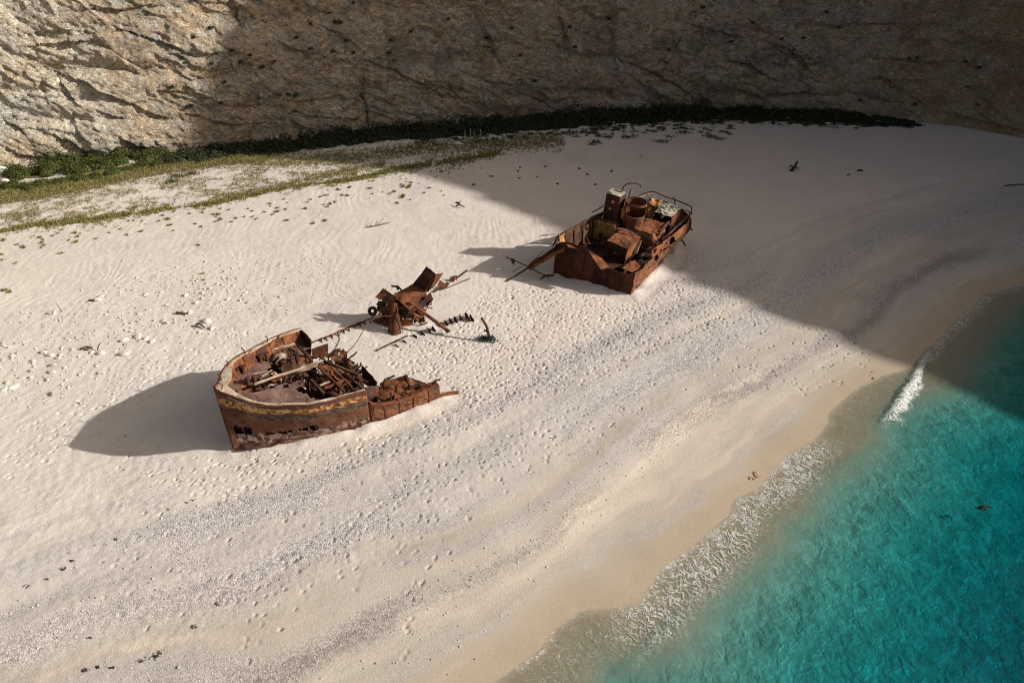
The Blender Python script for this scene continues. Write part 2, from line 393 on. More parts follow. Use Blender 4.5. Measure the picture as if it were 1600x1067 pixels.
A *= (1 + .07 * wn2)[..., None]
# seabed: dappled light under the water is put into the sand material's colour
A = np.clip(A, 0, 1)
co = np.stack([X, Y, Z], 2).reshape(-1, 3); n1, n2 = X.shape
ii = (np.arange(n1 - 1)[:, None] * n2 + np.arange(n2 - 1)[None, :]).ravel()
faces = np.stack([ii, ii + n2, ii + n2 + 1, ii + 1], 1)
m, nt, b = mat('sand'); v = coord(nt)
base = attr(nt, 'ground', 'Vector'); g = attr(nt, 'shingle'); wt = attr(nt, 'damp')
fine = noise(nt, v, 9, 6, .75); spk = N(nt, 'ShaderNodeTexVoronoi', i_Scale=13.0); nt.links.new(v, spk.inputs['Vector'])
c = mix(nt, 1.0, base, ramp(nt, fine, [(.25, .86), (.75, 1.12)]), 'MULTIPLY')
st = mix(nt, 1.0, base, ramp(nt, N(nt, 'ShaderNodeSeparateColor').outputs[0], [(0, .5), (1, 1)]), 'MULTIPLY')
sep = nt.nodes['Separate Color']; nt.links.new(spk.outputs['Color'], sep.inputs[0])
nt.nodes['Color Ramp.001'].color_ramp.elements[0].color = (.58, .58, .60, 1); nt.nodes['Color Ramp.001'].color_ramp.elements[1].color = (1.35, 1.33, 1.32, 1)
c = mix(nt, g, c, st); dapple = ramp(nt, noise(nt, mapping(nt, v, (1, 1, .1)), 1.3, 4, .6, .8), [(.36, .78), (.64, 1.24)]); c = mix(nt, attr(nt, 'seabed'), c, mix(nt, 1.0, c, dapple, 'MULTIPLY')); nt.links.new(c, b.inputs['Base Color'])  # mottled tone imitates light rippling over the sea floor
nt.links.new(mth(nt, 'SUBTRACT', .95, mth(nt, 'MULTIPLY', wt, .45)), b.inputs['Roughness']); b.inputs['Specular IOR Level'].default_value = .3
hh = mth(nt, 'ADD', mth(nt, 'MULTIPLY', noise(nt, v, 9, 4, .65), .42), mth(nt, 'MULTIPLY', mth(nt, 'MULTIPLY', spk.outputs['Distance'], g), -.5))
dry = mth(nt, 'SUBTRACT', 1.0, mth(nt, 'MULTIPLY', wt, .85))
bn = N(nt, 'ShaderNodeBump'); nt.links.new(mth(nt, 'MULTIPLY', dry, .6), bn.inputs['Strength']); bn.inputs['Distance'].default_value = .09
nt.links.new(hh, bn.inputs['Height'])
# rippled sea floor
sf = attr(nt, 'seabed'); sc_ = mapping(nt, v, (1, 1, .2), (0, 0, R(-38))); 
vd = N(nt, 'ShaderNodeMix', data_type='VECTOR'); vd.inputs[0].default_value = .25
nn = N(nt, 'ShaderNodeTexNoise', i_Scale=1.1); nt.links.new(sc_, nn.inputs['Vector']); nt.links.new(sc_, vd.inputs[4]); nt.links.new(nn.outputs['Color'], vd.inputs[5])
wh = mth(nt, 'ADD', noise(nt, vd.outputs[1], 1.15, 3, .5, .3), mth(nt, 'MULTIPLY', noise(nt, vd.outputs[1], 3.4, 2, .5, .8), .35))
b2 = N(nt, 'ShaderNodeBump'); b2.inputs['Distance'].default_value = .25; nt.links.new(mth(nt, 'MULTIPLY', sf, .9), b2.inputs['Strength'])
nt.links.new(wh, b2.inputs['Height']); nt.links.new(bn.outputs[0], b2.inputs['Normal']); nt.links.new(b2.outputs[0], b.inputs['Normal'])
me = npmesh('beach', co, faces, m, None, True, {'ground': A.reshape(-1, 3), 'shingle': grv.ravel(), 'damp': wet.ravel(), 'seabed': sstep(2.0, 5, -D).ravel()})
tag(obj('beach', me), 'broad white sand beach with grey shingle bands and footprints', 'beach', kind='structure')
def gz(x, y):
    i = int(np.clip(np.searchsorted(gx, x) - 1, 0, n1 - 2)); j = int(np.clip(np.searchsorted(gy, y) - 1, 0, n2 - 2))
    a = (x - gx[i]) / (gx[i + 1] - gx[i]); c_ = (y - gy[j]) / (gy[j + 1] - gy[j])
    return (Z[i, j] * (1 - a) + Z[i + 1, j] * a) * (1 - c_) + (Z[i, j + 1] * (1 - a) + Z[i + 1, j + 1] * a) * c_
def on(px, py, dz=0.0):
    z = 0.0
    for _ in range(6): p = at(px, py, z); z = gz(p[0], p[1])
    return np.array([p[0], p[1], z + dz])

# ================================================================== THE SEA
wx = span([-160, (-30, 8), (-4, 1), (62, .22), (110, 2), (420, 20)]); wy = span([-300, (-20, 20), (14, 2), (62, .22), (90, 1.0)])
WX, WY = np.meshgrid(wx, wy, indexing='ij'); WD, WS = shore(WX, WY)
deep = sstep(.5, 9, -WD)
WZ = ZS + .01 * fbm(WX / 2, WY / 2, octv=3, seed=41) + deep * .05 * fbm((WX * .8 + WY * .6) / 2.2, (WX * -.6 + WY * .8) / 5, octv=4, seed=42)
fo_ = -WD
s0 = SL[3 + 13]; s1 = SL[3 + 23]                       # the stretch where the last wave has broken
churn = sstep(s0 - 4, s0 + 2, WS) * (1 - sstep(s1 - 1.5, s1 + 3, WS)); low = sstep(s1 - 2, s1 + 2, WS)
wid = 3.6 + 1.0 * vnoise(WS / 2.5, WS * 0, seed=43)
foam = churn * sstep(-.15, .10, fo_) * (1 - sstep(wid * .35, wid, fo_)) * .8
foam = np.maximum(foam, low * sstep(-.1, .2, fo_) * (1 - sstep(1.2, 5.0, fo_)) * .42)
foam = np.maximum(foam, (1 - churn) * (1 - low) * sstep(-.1, .3, fo_) * (1 - sstep(.6, 3.0, fo_)) * .36)
shd = 1 - sstep(SL[3 + 6], SL[3 + 7], WS)
foam = np.maximum(foam, shd * sstep(-.1, .1, fo_) * (1 - sstep(.5, 1.5, fo_)) * .70)
foam = np.maximum(foam, .9 * bump1(fo_, .08, .13) * sstep(-.3, .2, vnoise(WS / 2.2, WS * 0 + 9, seed=44) + .25))
def along_path(pts):
    d_ = np.full(WX.shape, 9e9); sd_ = np.zeros(WX.shape); t0 = np.zeros(WX.shape)
    for q, (a, b_) in enumerate(zip(pts[:-1], pts[1:])):
        e = b_[:2] - a[:2]; t = np.clip(((WX - a[0]) * e[0] + (WY - a[1]) * e[1]) / (e @ e), 0, 1); px_ = WX - a[0] - t * e[0]; py_ = WY - a[1] - t * e[1]; r_ = np.hypot(px_, py_); nr_ = r_ < d_
        d_ = np.where(nr_, r_, d_); sd_ = np.where(nr_, np.sign(px_ * e[1] - py_ * e[0]) * r_, sd_); t0 = np.where(nr_, (q + t) / (len(pts) - 1), t0)
    return sd_, t0, d_
wp = [at(x, y, ZS) for x, y in [(1452, 546), (1440, 563), (1433, 578), (1424, 595), (1411, 611), (1400, 630), (1388, 646), (1374, 662)]]
sd_, t0, d_ = along_path(wp); sgn = -1 if sd_[np.argmin(np.hypot(WX[:, 0] - 33, 0)), np.argmin(np.abs(WY[0] - 40))] < 0 else 1; sd_ = sd_ * sgn   # positive on the sea side
tap = np.sin(np.clip(t0 * .96 + .02, 0, 1) * math.pi) ** .5 * (np.abs(sd_) >= d_ * .8); wv_ = (.45 + .55 * t0) * (1 + .5 * vnoise(WX * 1.7, WY * 1.7, seed=51))
foam = np.maximum(foam, tap * 1.5 * sstep(-.22, -.05, sd_) * (1 - sstep(.5 * wv_, 1.5 * wv_, sd_))); WZ = WZ + tap * (.20 * bump1(sd_, .12, .28) * (1 + .5 * vnoise(WX * 3, WY * 3, seed=52)))
sd2, t2, d2 = along_path([at(x, y, ZS) for x, y in [(955, 1085), (985, 1040), (1024, 996), (1062, 962), (1100, 935)]]); WZ = WZ + .10 * bump1(sd2, 0, .22) * (1 - sstep(.6, 1, t2))
sd3, t3, d3 = along_path([at(x, y, ZS) for x, y in [(1385, 690), (1345, 712), (1310, 730), (1260, 765)]]); WZ = WZ + .06 * bump1(sd3, 0, .22) * np.sin(t3 * math.pi)
film = (1 - sstep(2.2, 4.2, fo_)) * sstep(-.2, .1, fo_)
wco = np.stack([WX, WY, WZ], 2).reshape(-1, 3); m1, m2 = WX.shape
ii = (np.arange(m1 - 1)[:, None] * m2 + np.arange(m2 - 1)[None, :]).ravel()
wf = np.stack([ii, ii + m2, ii + m2 + 1, ii + 1], 1).tolist()
nb = len(wco); wco = np.concatenate([wco, [(wx[0], wy[0], -40), (wx[-1], wy[0], -40), (wx[-1], wy[-1], -40), (wx[0], wy[-1], -40)]])
wf += [[nb + 3, nb + 2, nb + 1, nb]]
e_s = [i * m2 for i in range(m1)]; e_n = [i * m2 + m2 - 1 for i in range(m1)]; e_w = list(range(m2)); e_e = [(m1 - 1) * m2 + j for j in range(m2)]
wf += [[nb, nb + 1] + e_s[::-1], [nb + 2, nb + 3] + e_n, [nb + 3, nb] + e_w, [nb + 1, nb + 2] + e_e[::-1]]
m, nt, b = mat('sea_water'); nt.nodes.remove(b); out = nt.nodes['Material Output']; v = coord(nt)
sv = mapping(nt, v, (1, 1, 1), (0, 0, R(-40))); fm = attr(nt, 'foam'); fl = attr(nt, 'film'); dp = attr(nt, 'deep')
h1_ = noise(nt, mapping(nt, v, (1.0, .55, 1), (0, 0, R(-35))), 1.1, 5, .6, .5); h2 = noise(nt, v, 5, 3, .6)
# lacy foam, drawn out across the waterline
sw = N(nt, 'ShaderNodeVectorMath', operation='ADD'); nw = N(nt, 'ShaderNodeTexNoise', i_Scale=1.6); nt.links.new(sv, nw.inputs['Vector'])
nsc = N(nt, 'ShaderNodeVectorMath', operation='SCALE'); nsc.inputs[3].default_value = .9; nt.links.new(nw.outputs['Color'], nsc.inputs[0])
nt.links.new(sv, sw.inputs[0]); nt.links.new(nsc.outputs[0], sw.inputs[1])
st_ = mapping(nt, sw.outputs[0], (2.5, .95, 1)); ln = noise(nt, st_, 2.0, 6, .66, .4)
rdg = mth(nt, 'SUBTRACT', 1.0, mth(nt, 'MULTIPLY', mth(nt, 'ABSOLUTE', mth(nt, 'SUBTRACT', ln, .5)), 13.0), clamp=True)
pat = mth(nt, 'ADD', mth(nt, 'MULTIPLY', rdg, .62), mth(nt, 'MULTIPLY', noise(nt, sv, 3.6, 7, .72), .62))
cover = mth(nt, 'MULTIPLY', mth(nt, 'SUBTRACT', mth(nt, 'ADD', pat, mth(nt, 'MULTIPLY', fm, .56)), 1.02), 3.2, clamp=True)
cover = mth(nt, 'MULTIPLY', cover, mth(nt, 'GREATER_THAN', fm, .02))
hgt = mth(nt, 'ADD', mth(nt, 'MULTIPLY', h1_, mth(nt, 'ADD', mth(nt, 'MULTIPLY', dp, 1.0), .12)), mth(nt, 'MULTIPLY', h2, .10))
hgt = mth(nt, 'ADD', hgt, mth(nt, 'MULTIPLY', mth(nt, 'MULTIPLY', rdg, fl), .18))
bn = N(nt, 'ShaderNodeBump'); bn.inputs['Strength'].default_value = .6; bn.inputs['Distance'].default_value = .13; nt.links.new(hgt, bn.inputs['Height'])
ge = N(nt, 'ShaderNodeNewGeometry'); dt = N(nt, 'ShaderNodeVectorMath', operation='DOT_PRODUCT'); nt.links.new(ge.outputs['Incoming'], dt.inputs[0]); nt.links.new(bn.outputs[0], dt.inputs[1])
frs = mth(nt, 'ADD', mth(nt, 'MULTIPLY', mth(nt, 'POWER', mth(nt, 'SUBTRACT', 1.0, mth(nt, 'ABSOLUTE', dt.outputs['Value']), clamp=True), 5.0), .98), .02)
tr = N(nt, 'ShaderNodeBsdfTransparent'); gl = N(nt, 'ShaderNodeBsdfGlossy'); gl.inputs['Roughness'].default_value = .08; nt.links.new(bn.outputs[0], gl.inputs['Normal'])
tr.inputs[0].default_value = (.97, .985, .98, 1)
mx = N(nt, 'ShaderNodeMixShader'); nt.links.new(frs, mx.inputs[0]); nt.links.new(tr.outputs[0], mx.inputs[1]); nt.links.new(gl.outputs[0], mx.inputs[2])
df = N(nt, 'ShaderNodeBsdfDiffuse'); df.inputs[0].default_value = (.78, .78, .76, 1)
mx2 = N(nt, 'ShaderNodeMixShader'); nt.links.new(mth(nt, 'MULTIPLY', cover, .78), mx2.inputs[0]); nt.links.new(mx.outputs[0], mx2.inputs[1]); nt.links.new(df.outputs[0], mx2.inputs[2])
nt.links.new(mx2.outputs[0], out.inputs['Surface'])
ab = N(nt, 'ShaderNodeVolumeAbsorption'); ab.inputs[0].default_value = (0.0, .80, .85, 1); ab.inputs[1].default_value = 1.1
nt.links.new(ab.outputs[0], out.inputs['Volume'])
pad = lambda a: np.concatenate([a.ravel(), np.zeros(4)])
me = npmesh('sea', wco, wf, m, None, True, {'foam': pad(foam), 'film': pad(film), 'deep': pad(deep), 'along': np.stack([pad(WS), pad(fo_), pad(fo_ * 0)], 1)})
tag(obj('sea', me), 'clear turquoise sea water with lacy foam at its edge', 'sea', kind='structure')
# ================================================================== THE CLIFF
cb = np.array([(-150, -20), (-128, 20), (-100, 52), (-78, 69.5), (-56.6, 79.0), (-37.6, 86.2), (-19.8, 94.5), (0, 99.5), (18, 103), (35.7, 104.5), (47, 102.5), (56, 97.8),
               (64, 91.3), (73, 82.5), (81, 72), (89, 58.5), (96, 46.5), (101, 38), (107, 26), (112, 12), (116, -10), (119, -40)], float)
def catmull(P, n):
    out = []
    for k in range(len(P) - 1):
        p0, p1, p2, p3 = P[max(k - 1, 0)], P[k], P[k + 1], P[min(k + 2, len(P) - 1)]
        for t in np.linspace(0, 1, n, endpoint=False):
            out.append(.5 * (2 * p1 + (p2 - p0) * t + (2 * p0 - 5 * p1 + 4 * p2 - p3) * t * t + (3 * p1 - p0 - 3 * p2 + p3) * t**3))
    return np.array(out + [P[-1]])
fine_c = catmull(cb, 60); sl = np.concatenate([[0], np.cumsum(np.linalg.norm(np.diff(fine_c, axis=0), axis=1))])
sA = sl[np.argmin(np.abs(fine_c[:, 0] + 74))]; sB = sl[np.argmin(np.hypot(fine_c[:, 0] - 75, fine_c[:, 1] - 80))]
cs = span([0, (sA, 1.2), (sB, .145), (sl[-1], .7)])
B_ = np.stack([np.interp(cs, sl, fine_c[:, k]) for k in (0, 1)], 1)
sm = np.stack([np.interp(cs, sl, np.convolve(np.pad(fine_c[:, k], 60, 'edge'), np.ones(121) / 121, 'valid')) for k in (0, 1)], 1)
T_ = np.gradient(sm, axis=0); T_ /= np.linalg.norm(T_, axis=1, keepdims=True); NN = np.stack([T_[:, 1], -T_[:, 0]], 1)   # towards the beach
# the rim is as high as the shade it throws on the beach: edge of the shade in the photograph, as x for each y
ey = [-20, 0, 20, 30, 38, 45.2, 52.2, 63.9, 72, 79.2, 84.5, 88.9, 93, 102, 110]; ex = [95, 80, 56, 42.5, 32.6, 23, 14.3, 3.6, -4.5, -13.2, -31, -52, -62, -79, -96]
LEAN = .12
top = np.full(len(cs), 84.0) + 8 * vnoise(cs / 18, cs * 0, seed=61)
for k in range(len(cs)):
    if B_[k, 0] < 57 or B_[k, 1] < -60: continue
    h = 40.0
    for _ in range(60):
        q = B_[k] - NN[k] * LEAN * h; ysh = q[1] + .07 * h / .477; h = .5 * h + .5 * max(6, (q[0] - np.interp(ysh, ey, ex)) * .477)
    top[k] = min(h, 88)
top += (.4 + 1.6 * sstep(46, 58, top)) * vnoise(cs / 2.1, cs * 0, seed=62) + .9 * vnoise(cs / 7, cs * 0, seed=58) + .25 * vnoise(cs / .6, cs * 0, seed=63)
hv = np.concatenate([np.linspace(-1.6, 17.5, 140), 17.5 + (np.linspace(0, 1, 22)[1:]) * 1.0])
Hh = np.where(hv[None, :] <= 17.5, np.minimum(hv, 17.5)[None, :] * np.minimum(1, top / 20)[:, None], np.minimum(17.5, 17.5 * top / 20)[:, None] + (hv - 17.5)[None, :] * (top - np.minimum(17.5, 17.5 * top / 20))[:, None])
CS = np.broadcast_to(cs[:, None], Hh.shape); cs0 = np.interp(0, B_[:, 0], cs)
bx, by = np.broadcast_to(B_[:, :1], Hh.shape), np.broadcast_to(B_[:, 1:], Hh.shape)
u_ = CS - cs0; dip = .42 + .0 * u_
q1 = Hh * math.cos(.5) + u_ * math.sin(.5); q2 = -Hh * math.sin(.5) + u_ * math.cos(.5)      # beds dip to the right
wq = 1.6 * fbm(u_ / 9, Hh / 9, octv=3, seed=64)
disp = 1.7 * fbm(u_ / 22, Hh / 16, octv=3, seed=65) + .42 * fbm(u_ / 6, Hh / 5, octv=3, seed=66)
f1, f2, cid, ox, oy = worley((q2 + wq) / 5.2, (q1 + wq) / 2.4, 67)
disp += .5 * (cid - .5) * sstep(0, .10, f2 - f1) + .25 * (ox * (cid * 2 - 1) + oy * (.6 - cid))
f1, f2, cid, ox, oy = worley((q2 + .6 * wq) / 1.7, (q1 + .5 * wq) / .75, 68)
disp += (.22 * (cid - .5) * sstep(0, .2, f2 - f1) + .16 * (ox * (cid * 2 - 1) + oy * (.8 - cid))) * (.3 + .9 * sstep(-.4, .5, vnoise(u_ / 5, Hh / 4, seed=78)))
f1, f2, cid, ox, oy = worley(q2 / .62 + wq, q1 / .42, 69)
disp += .07 * (cid - .5) + .07 * (ox * (cid * 2 - 1) + oy * (.8 - cid))
disp += .20 * fbm((q2 + .5 * wq) / 2.2, q1 / 1.1, octv=6, gain=.66, seed=70, ridge=True) + .10 * fbm(u_ / .5, Hh / .5, octv=3, gain=.6, seed=79)
# ledges where soft beds have worn back, and an undercut foot
for h0, sl_, a_, wd in [(9.0, -.10, 1.1, .9), (4.2, -.05, .8, .7), (13.5, .03, .9, .8), (6.5, -.16, .7, .5)]:
    z0 = h0 + sl_ * (u_ + 40) * .5 + 1.2 * fbm(u_ / 7, u_ * 0 + h0, octv=3, seed=71); disp -= .6 * a_ * bump1(Hh, z0, wd) * sstep(-.3, .4, vnoise(u_ / 12 + h0, u_ * 0 + h0, seed=72))
disp -= .5 * (1 - sstep(.2, 2.6, Hh)) * sstep(-.5, .3, vnoise(u_ / 8, u_ * 0, seed=73))
# ledges, overhangs and cracks where the photograph shows them: (line, depth of the undercut, how far it reaches down)
def ch(px, py):
    d = at(px, py, 0) - np.array([0, 0, HCAM]); az = np.arctan2(B_[:, 0], B_[:, 1]); k = np.argmin(np.abs(az - math.atan2(d[0], d[1])) + (B_[:, 1] < 30) * 9)
    return cs[k] - cs0, HCAM + d[2] * np.hypot(*B_[k]) / np.hypot(d[0], d[1])
jx, jy = .30 * fbm(u_ / 1.4, Hh / 1.4, octv=4, gain=.6, seed=56), .30 * fbm(u_ / 1.4, Hh / 1.4, octv=4, gain=.6, seed=57)
for ln, dep, rch in [([(80, 118), (120, 130), (150, 143), (190, 158), (228, 173)], 1.1, 1.0), ([(86, 122), (100, 140), (113, 156), (126, 171)], .7, .8), ([(40, 76), (80, 72), (120, 70), (156, 60)], .9, 1.3),
                     ([(165, 42), (215, 56), (262, 70), (312, 92)], .7, .6), ([(18, 132), (30, 112), (46, 84)], .6, .6), ([(162, 178), (180, 185), (200, 188)], .7, .5), ([(84, 214), (110, 222), (150, 243)], 1.2, 1.6),
                     ([(0, 190), (18, 200), (42, 216)], .7, .8), ([(230, 176), (258, 186), (240, 205)], .5, .6), ([(190, 215), (215, 228), (260, 236)], .9, .9), ([(0, 232), (40, 244), (80, 250)], .6, 1.0), ([(120, 20), (200, 14), (260, 8)], .8, .9),
                     ([(270, 110), (300, 125), (330, 122)], .5, .5), ([(360, 0), (372, 22), (380, 48)], .9, .8), ([(300, 180), (350, 196), (420, 190)], .6, .7), ([(500, 46), (530, 52), (566, 80)], .6, .6), ([(538, 168), (556, 160), (570, 150)], .9, 1.0),
                     ([(568, 110), (571, 150), (575, 195)], .8, .7), ([(580, 100), (620, 112), (652, 130)], .8, .6), ([(650, 128), (690, 150), (720, 152)], .6, .6), ([(420, 60), (460, 80), (500, 84)], .5, .6), ([(745, 20), (770, 60), (790, 110)], .8, .8),
                     ([(880, 25), (890, 60), (905, 90)], 1.0, .7), ([(830, 152), (850, 160), (870, 172)], .7, .5), ([(960, 40), (965, 80), (968, 125)], .7, .8), ([(965, 92), (1010, 108), (1045, 124), (1085, 152)], .9, .6), ([(985, 118), (1020, 140), (1040, 156)], .6, .6),
                     ([(1035, 110), (1050, 88), (1060, 70)], 1.0, .7), ([(1080, 40), (1130, 50), (1170, 66)], .7, .7), ([(1130, 96), (1170, 100), (1200, 118)], .8, .8), ([(1215, 70), (1250, 90), (1270, 120)], 1.1, 1.0), ([(1200, 150), (1260, 146), (1300, 150)], .7, .7),
                     ([(1300, 45), (1400, 38), (1480, 44)], .7, .6), ([(1390, 62), (1480, 66), (1600, 72)], .6, .5), ([(1350, 92), (1450, 100), (1560, 96)], .6, .6), ([(1340, 120), (1420, 128), (1480, 120)], .5, .6), ([(1350, 145), (1385, 158), (1440, 162)], .6, .5), ([(1470, 176), (1530, 190), (1600, 206)], 1.2, 1.2), ([(1500, 140), (1560, 132), (1600, 136)], .5, .6)]:
    pts = [ch(*p) for p in ln]; dd = np.full(Hh.shape, 9e9); sg_ = np.zeros(Hh.shape); ww = np.zeros(Hh.shape)
    for q, ((au, ah), (bu_, bh)) in enumerate(zip(pts[:-1], pts[1:])):
        eu, eh = bu_ - au, bh - ah; t = np.clip(((u_ + jx - au) * eu + (Hh + jy - ah) * eh) / (eu * eu + eh * eh), 0, 1); pu, ph_ = u_ + jx - au - t * eu, Hh + jy - ah - t * eh; r_ = np.hypot(pu, ph_); n_ = r_ < dd
        dd = np.where(n_, r_, dd); sg_ = np.where(n_, np.sign(pu * eh - ph_ * eu) * (1 if eu > 0 or abs(eu) < abs(eh) * .3 else -1), sg_); ww = np.where(n_, np.sin(np.clip((q + t) / (len(pts) - 1), .02, .98) * math.pi) ** .5, ww)
    below = np.where(sg_ > 0, dd, 0.0); disp += ww * dep * .62 * (np.where(sg_ > 0, -np.exp(-(below / rch)), .28 * np.exp(-dd / .5)))
fade = np.where(Hh > 30, .5, 1.0); disp = disp * fade
smooth_r = sstep(42, 58, bx); disp = disp * (1 - .45 * smooth_r)          # the washed right-hand wall is smoother
off = disp - LEAN * np.clip(Hh, 0, None)
CX = bx + NN[:, :1] * off; CY = by + NN[:, 1:] * off; CZ = Hh + .15 * fbm(u_ / 2, Hh / 2, octv=2, seed=74)
cco = np.stack([CX, CY, CZ], 2); c1, c2 = Hh.shape
back = cco[:, -1] + np.concatenate([-NN * 70, np.zeros((c1, 1))], 1)
cco = np.concatenate([cco.reshape(-1, 3), back]); ii = (np.arange(c1 - 1)[:, None] * c2 + np.arange(c2 - 1)[None, :]).ravel()
cf = np.stack([ii + 1, ii + c2 + 1, ii + c2, ii], 1); kk = np.arange(c1 - 1); nb = c1 * c2
cf = np.concatenate([cf, np.stack([nb + kk, nb + kk + 1, (kk + 1) * c2 + c2 - 1, kk * c2 + c2 - 1], 1)])
m_rock, nt, b = mat('limestone'); v = coord(nt); vm = mapping(nt, v, (1, 1, 1.5), (0, R(24), 0))
big = noise(nt, v, .085, 6, .6, 1.0); mid = noise(nt, vm, .42, 8, .7, .8); fin = noise(nt, vm, 2.3, 8, .72)
c = ramp(nt, mid, [(.28, (.44, .36, .25)), (.40, (.58, .50, .385)), (.52, (.68, .62, .51)), (.70, (.78, .74, .66))])
oc = ramp(nt, mth(nt, 'ADD', mth(nt, 'MULTIPLY', big, .6), mth(nt, 'MULTIPLY', mid, .4)), [(.47, 0.0), (.62, .8)])
c = mix(nt, oc, c, (.56, .42, .25))
gr = ramp(nt, noise(nt, v, .13, 6, .65, 1.2), [(.50, 0.0), (.64, .75)]); c = mix(nt, gr, c, (.55, .54, .50))
stn = ramp(nt, noise(nt, mapping(nt, v, (.5, .5, .09)), 1.0, 5, .6), [(.58, 0.0), (.74, .4)]); c = mix(nt, stn, c, (.20, .175, .15))
rtone = attr(nt, 'rock_tone'); c = mix(nt, mth(nt, 'MULTIPLY', rtone, .85), c, mix(nt, 1.0, c, (.92, .86, .80), 'MULTIPLY'))  # rock turns darker and patchier towards the centre and right
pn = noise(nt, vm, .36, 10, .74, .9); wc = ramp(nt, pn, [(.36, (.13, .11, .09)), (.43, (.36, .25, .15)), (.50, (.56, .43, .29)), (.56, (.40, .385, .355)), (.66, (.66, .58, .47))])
c = mix(nt, mth(nt, 'MULTIPLY', rtone, .72), c, wc)
gp = mth(nt, 'MULTIPLY', rtone, ramp(nt, noise(nt, v, .16, 7, .68, 1.5), [(.49, 0.0), (.62, .6)])); c = mix(nt, gp, c, (.24, .235, .22))
def cracks(sc, wd, dist=1.2):
    return mth(nt, 'MULTIPLY', mth(nt, 'ABSOLUTE', mth(nt, 'SUBTRACT', noise(nt, vm, sc, 7, .62, dist), .5)), 1.0 / wd, clamp=True)
k1, k2, k3 = cracks(.22, .020), cracks(.62, .028), cracks(1.9, .04)
msk = ramp(nt, noise(nt, v, .3, 4, .6), [(.42, 0.0), (.58, 1.0)])
ck = mth(nt, 'MULTIPLY', mth(nt, 'MULTIPLY', k1, mth(nt, 'ADD', mth(nt, 'MULTIPLY', k2, .7), .3)), mth(nt, 'ADD', mth(nt, 'MULTIPLY', k3, .4), .6))
c = mix(nt, mth(nt, 'MULTIPLY', mth(nt, 'SUBTRACT', 1.0, ck), mth(nt, 'ADD', mth(nt, 'MULTIPLY', msk, .55), .05)), c, (.19, .13, .08))
c = mix(nt, 1.0, c, ramp(nt, fin, [(.28, .70), (.5, 1.18), (.72, 1.50)]), 'MULTIPLY')
dark_spot = ramp(nt, noise(nt, vm, 1.25, 5, .62, .8), [(.64, 0.0), (.70, .8)]); c = mix(nt, mth(nt, 'MULTIPLY', dark_spot, mth(nt, 'ADD', mth(nt, 'MULTIPLY', rtone, .7), .3)), c, (.05, .042, .035))  # shade of small holes painted in as dark spots
ov = attr(nt, 'olive'); c = mix(nt, mth(nt, 'MULTIPLY', ov, .7), c, (.33, .245, .135)); c = mix(nt, attr(nt, 'bedding'), c, (.11, .08, .055))
nt.links.new(c, b.inputs['Base Color']); b.inputs['Roughness'].default_value = .95; b.inputs['Specular IOR Level'].default_value = .15
bp = bump(nt, mth(nt, 'ADD', mth(nt, 'ADD', mth(nt, 'MULTIPLY', fin, .8), mth(nt, 'MULTIPLY', ck, .45)), mth(nt, 'MULTIPLY', noise(nt, vm, 8, 6, .7), .4)), 1.0, .34, b)
bed = sstep(.55, .8, fbm(q2 / 9, q1 / .55 + wq, octv=3, seed=75) + .35 * vnoise(u_ / 9, Hh / 9, seed=76)) * .45
pk = lambda a: np.concatenate([a.ravel(), np.zeros(c1)])
me = npmesh('cliff', cco, cf, m_rock, None, False, {'rock_tone': pk(sstep(-46, -33, bx + .5 * Hh + 3 * fbm(u_ / 6, Hh / 6, octv=4, seed=59))), 'olive': pk(smooth_r * (.7 + .3 * vnoise(u_ / 3, Hh / 2, seed=77))), 'bedding': pk(bed)})
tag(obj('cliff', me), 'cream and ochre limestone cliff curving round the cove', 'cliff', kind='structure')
def cliff_pt(px, py):
    """where the line of sight at a pixel meets the cliff face"""
    best, pt = 1e9, None
    ang = math.atan2(px - 800, 1) 
    a, b_ = at(px, py, 0), np.array([0, 0, HCAM]); d = a - b_; d /= np.linalg.norm(d)
    V_ = cco[:c1 * c2] - b_; t = V_ @ d; dist = np.linalg.norm(V_ - t[:, None] * d, axis=1); dist[(t < 20)] = 9e9
    i = int(np.argmin(dist)); return cco[i], NN[i // c2]

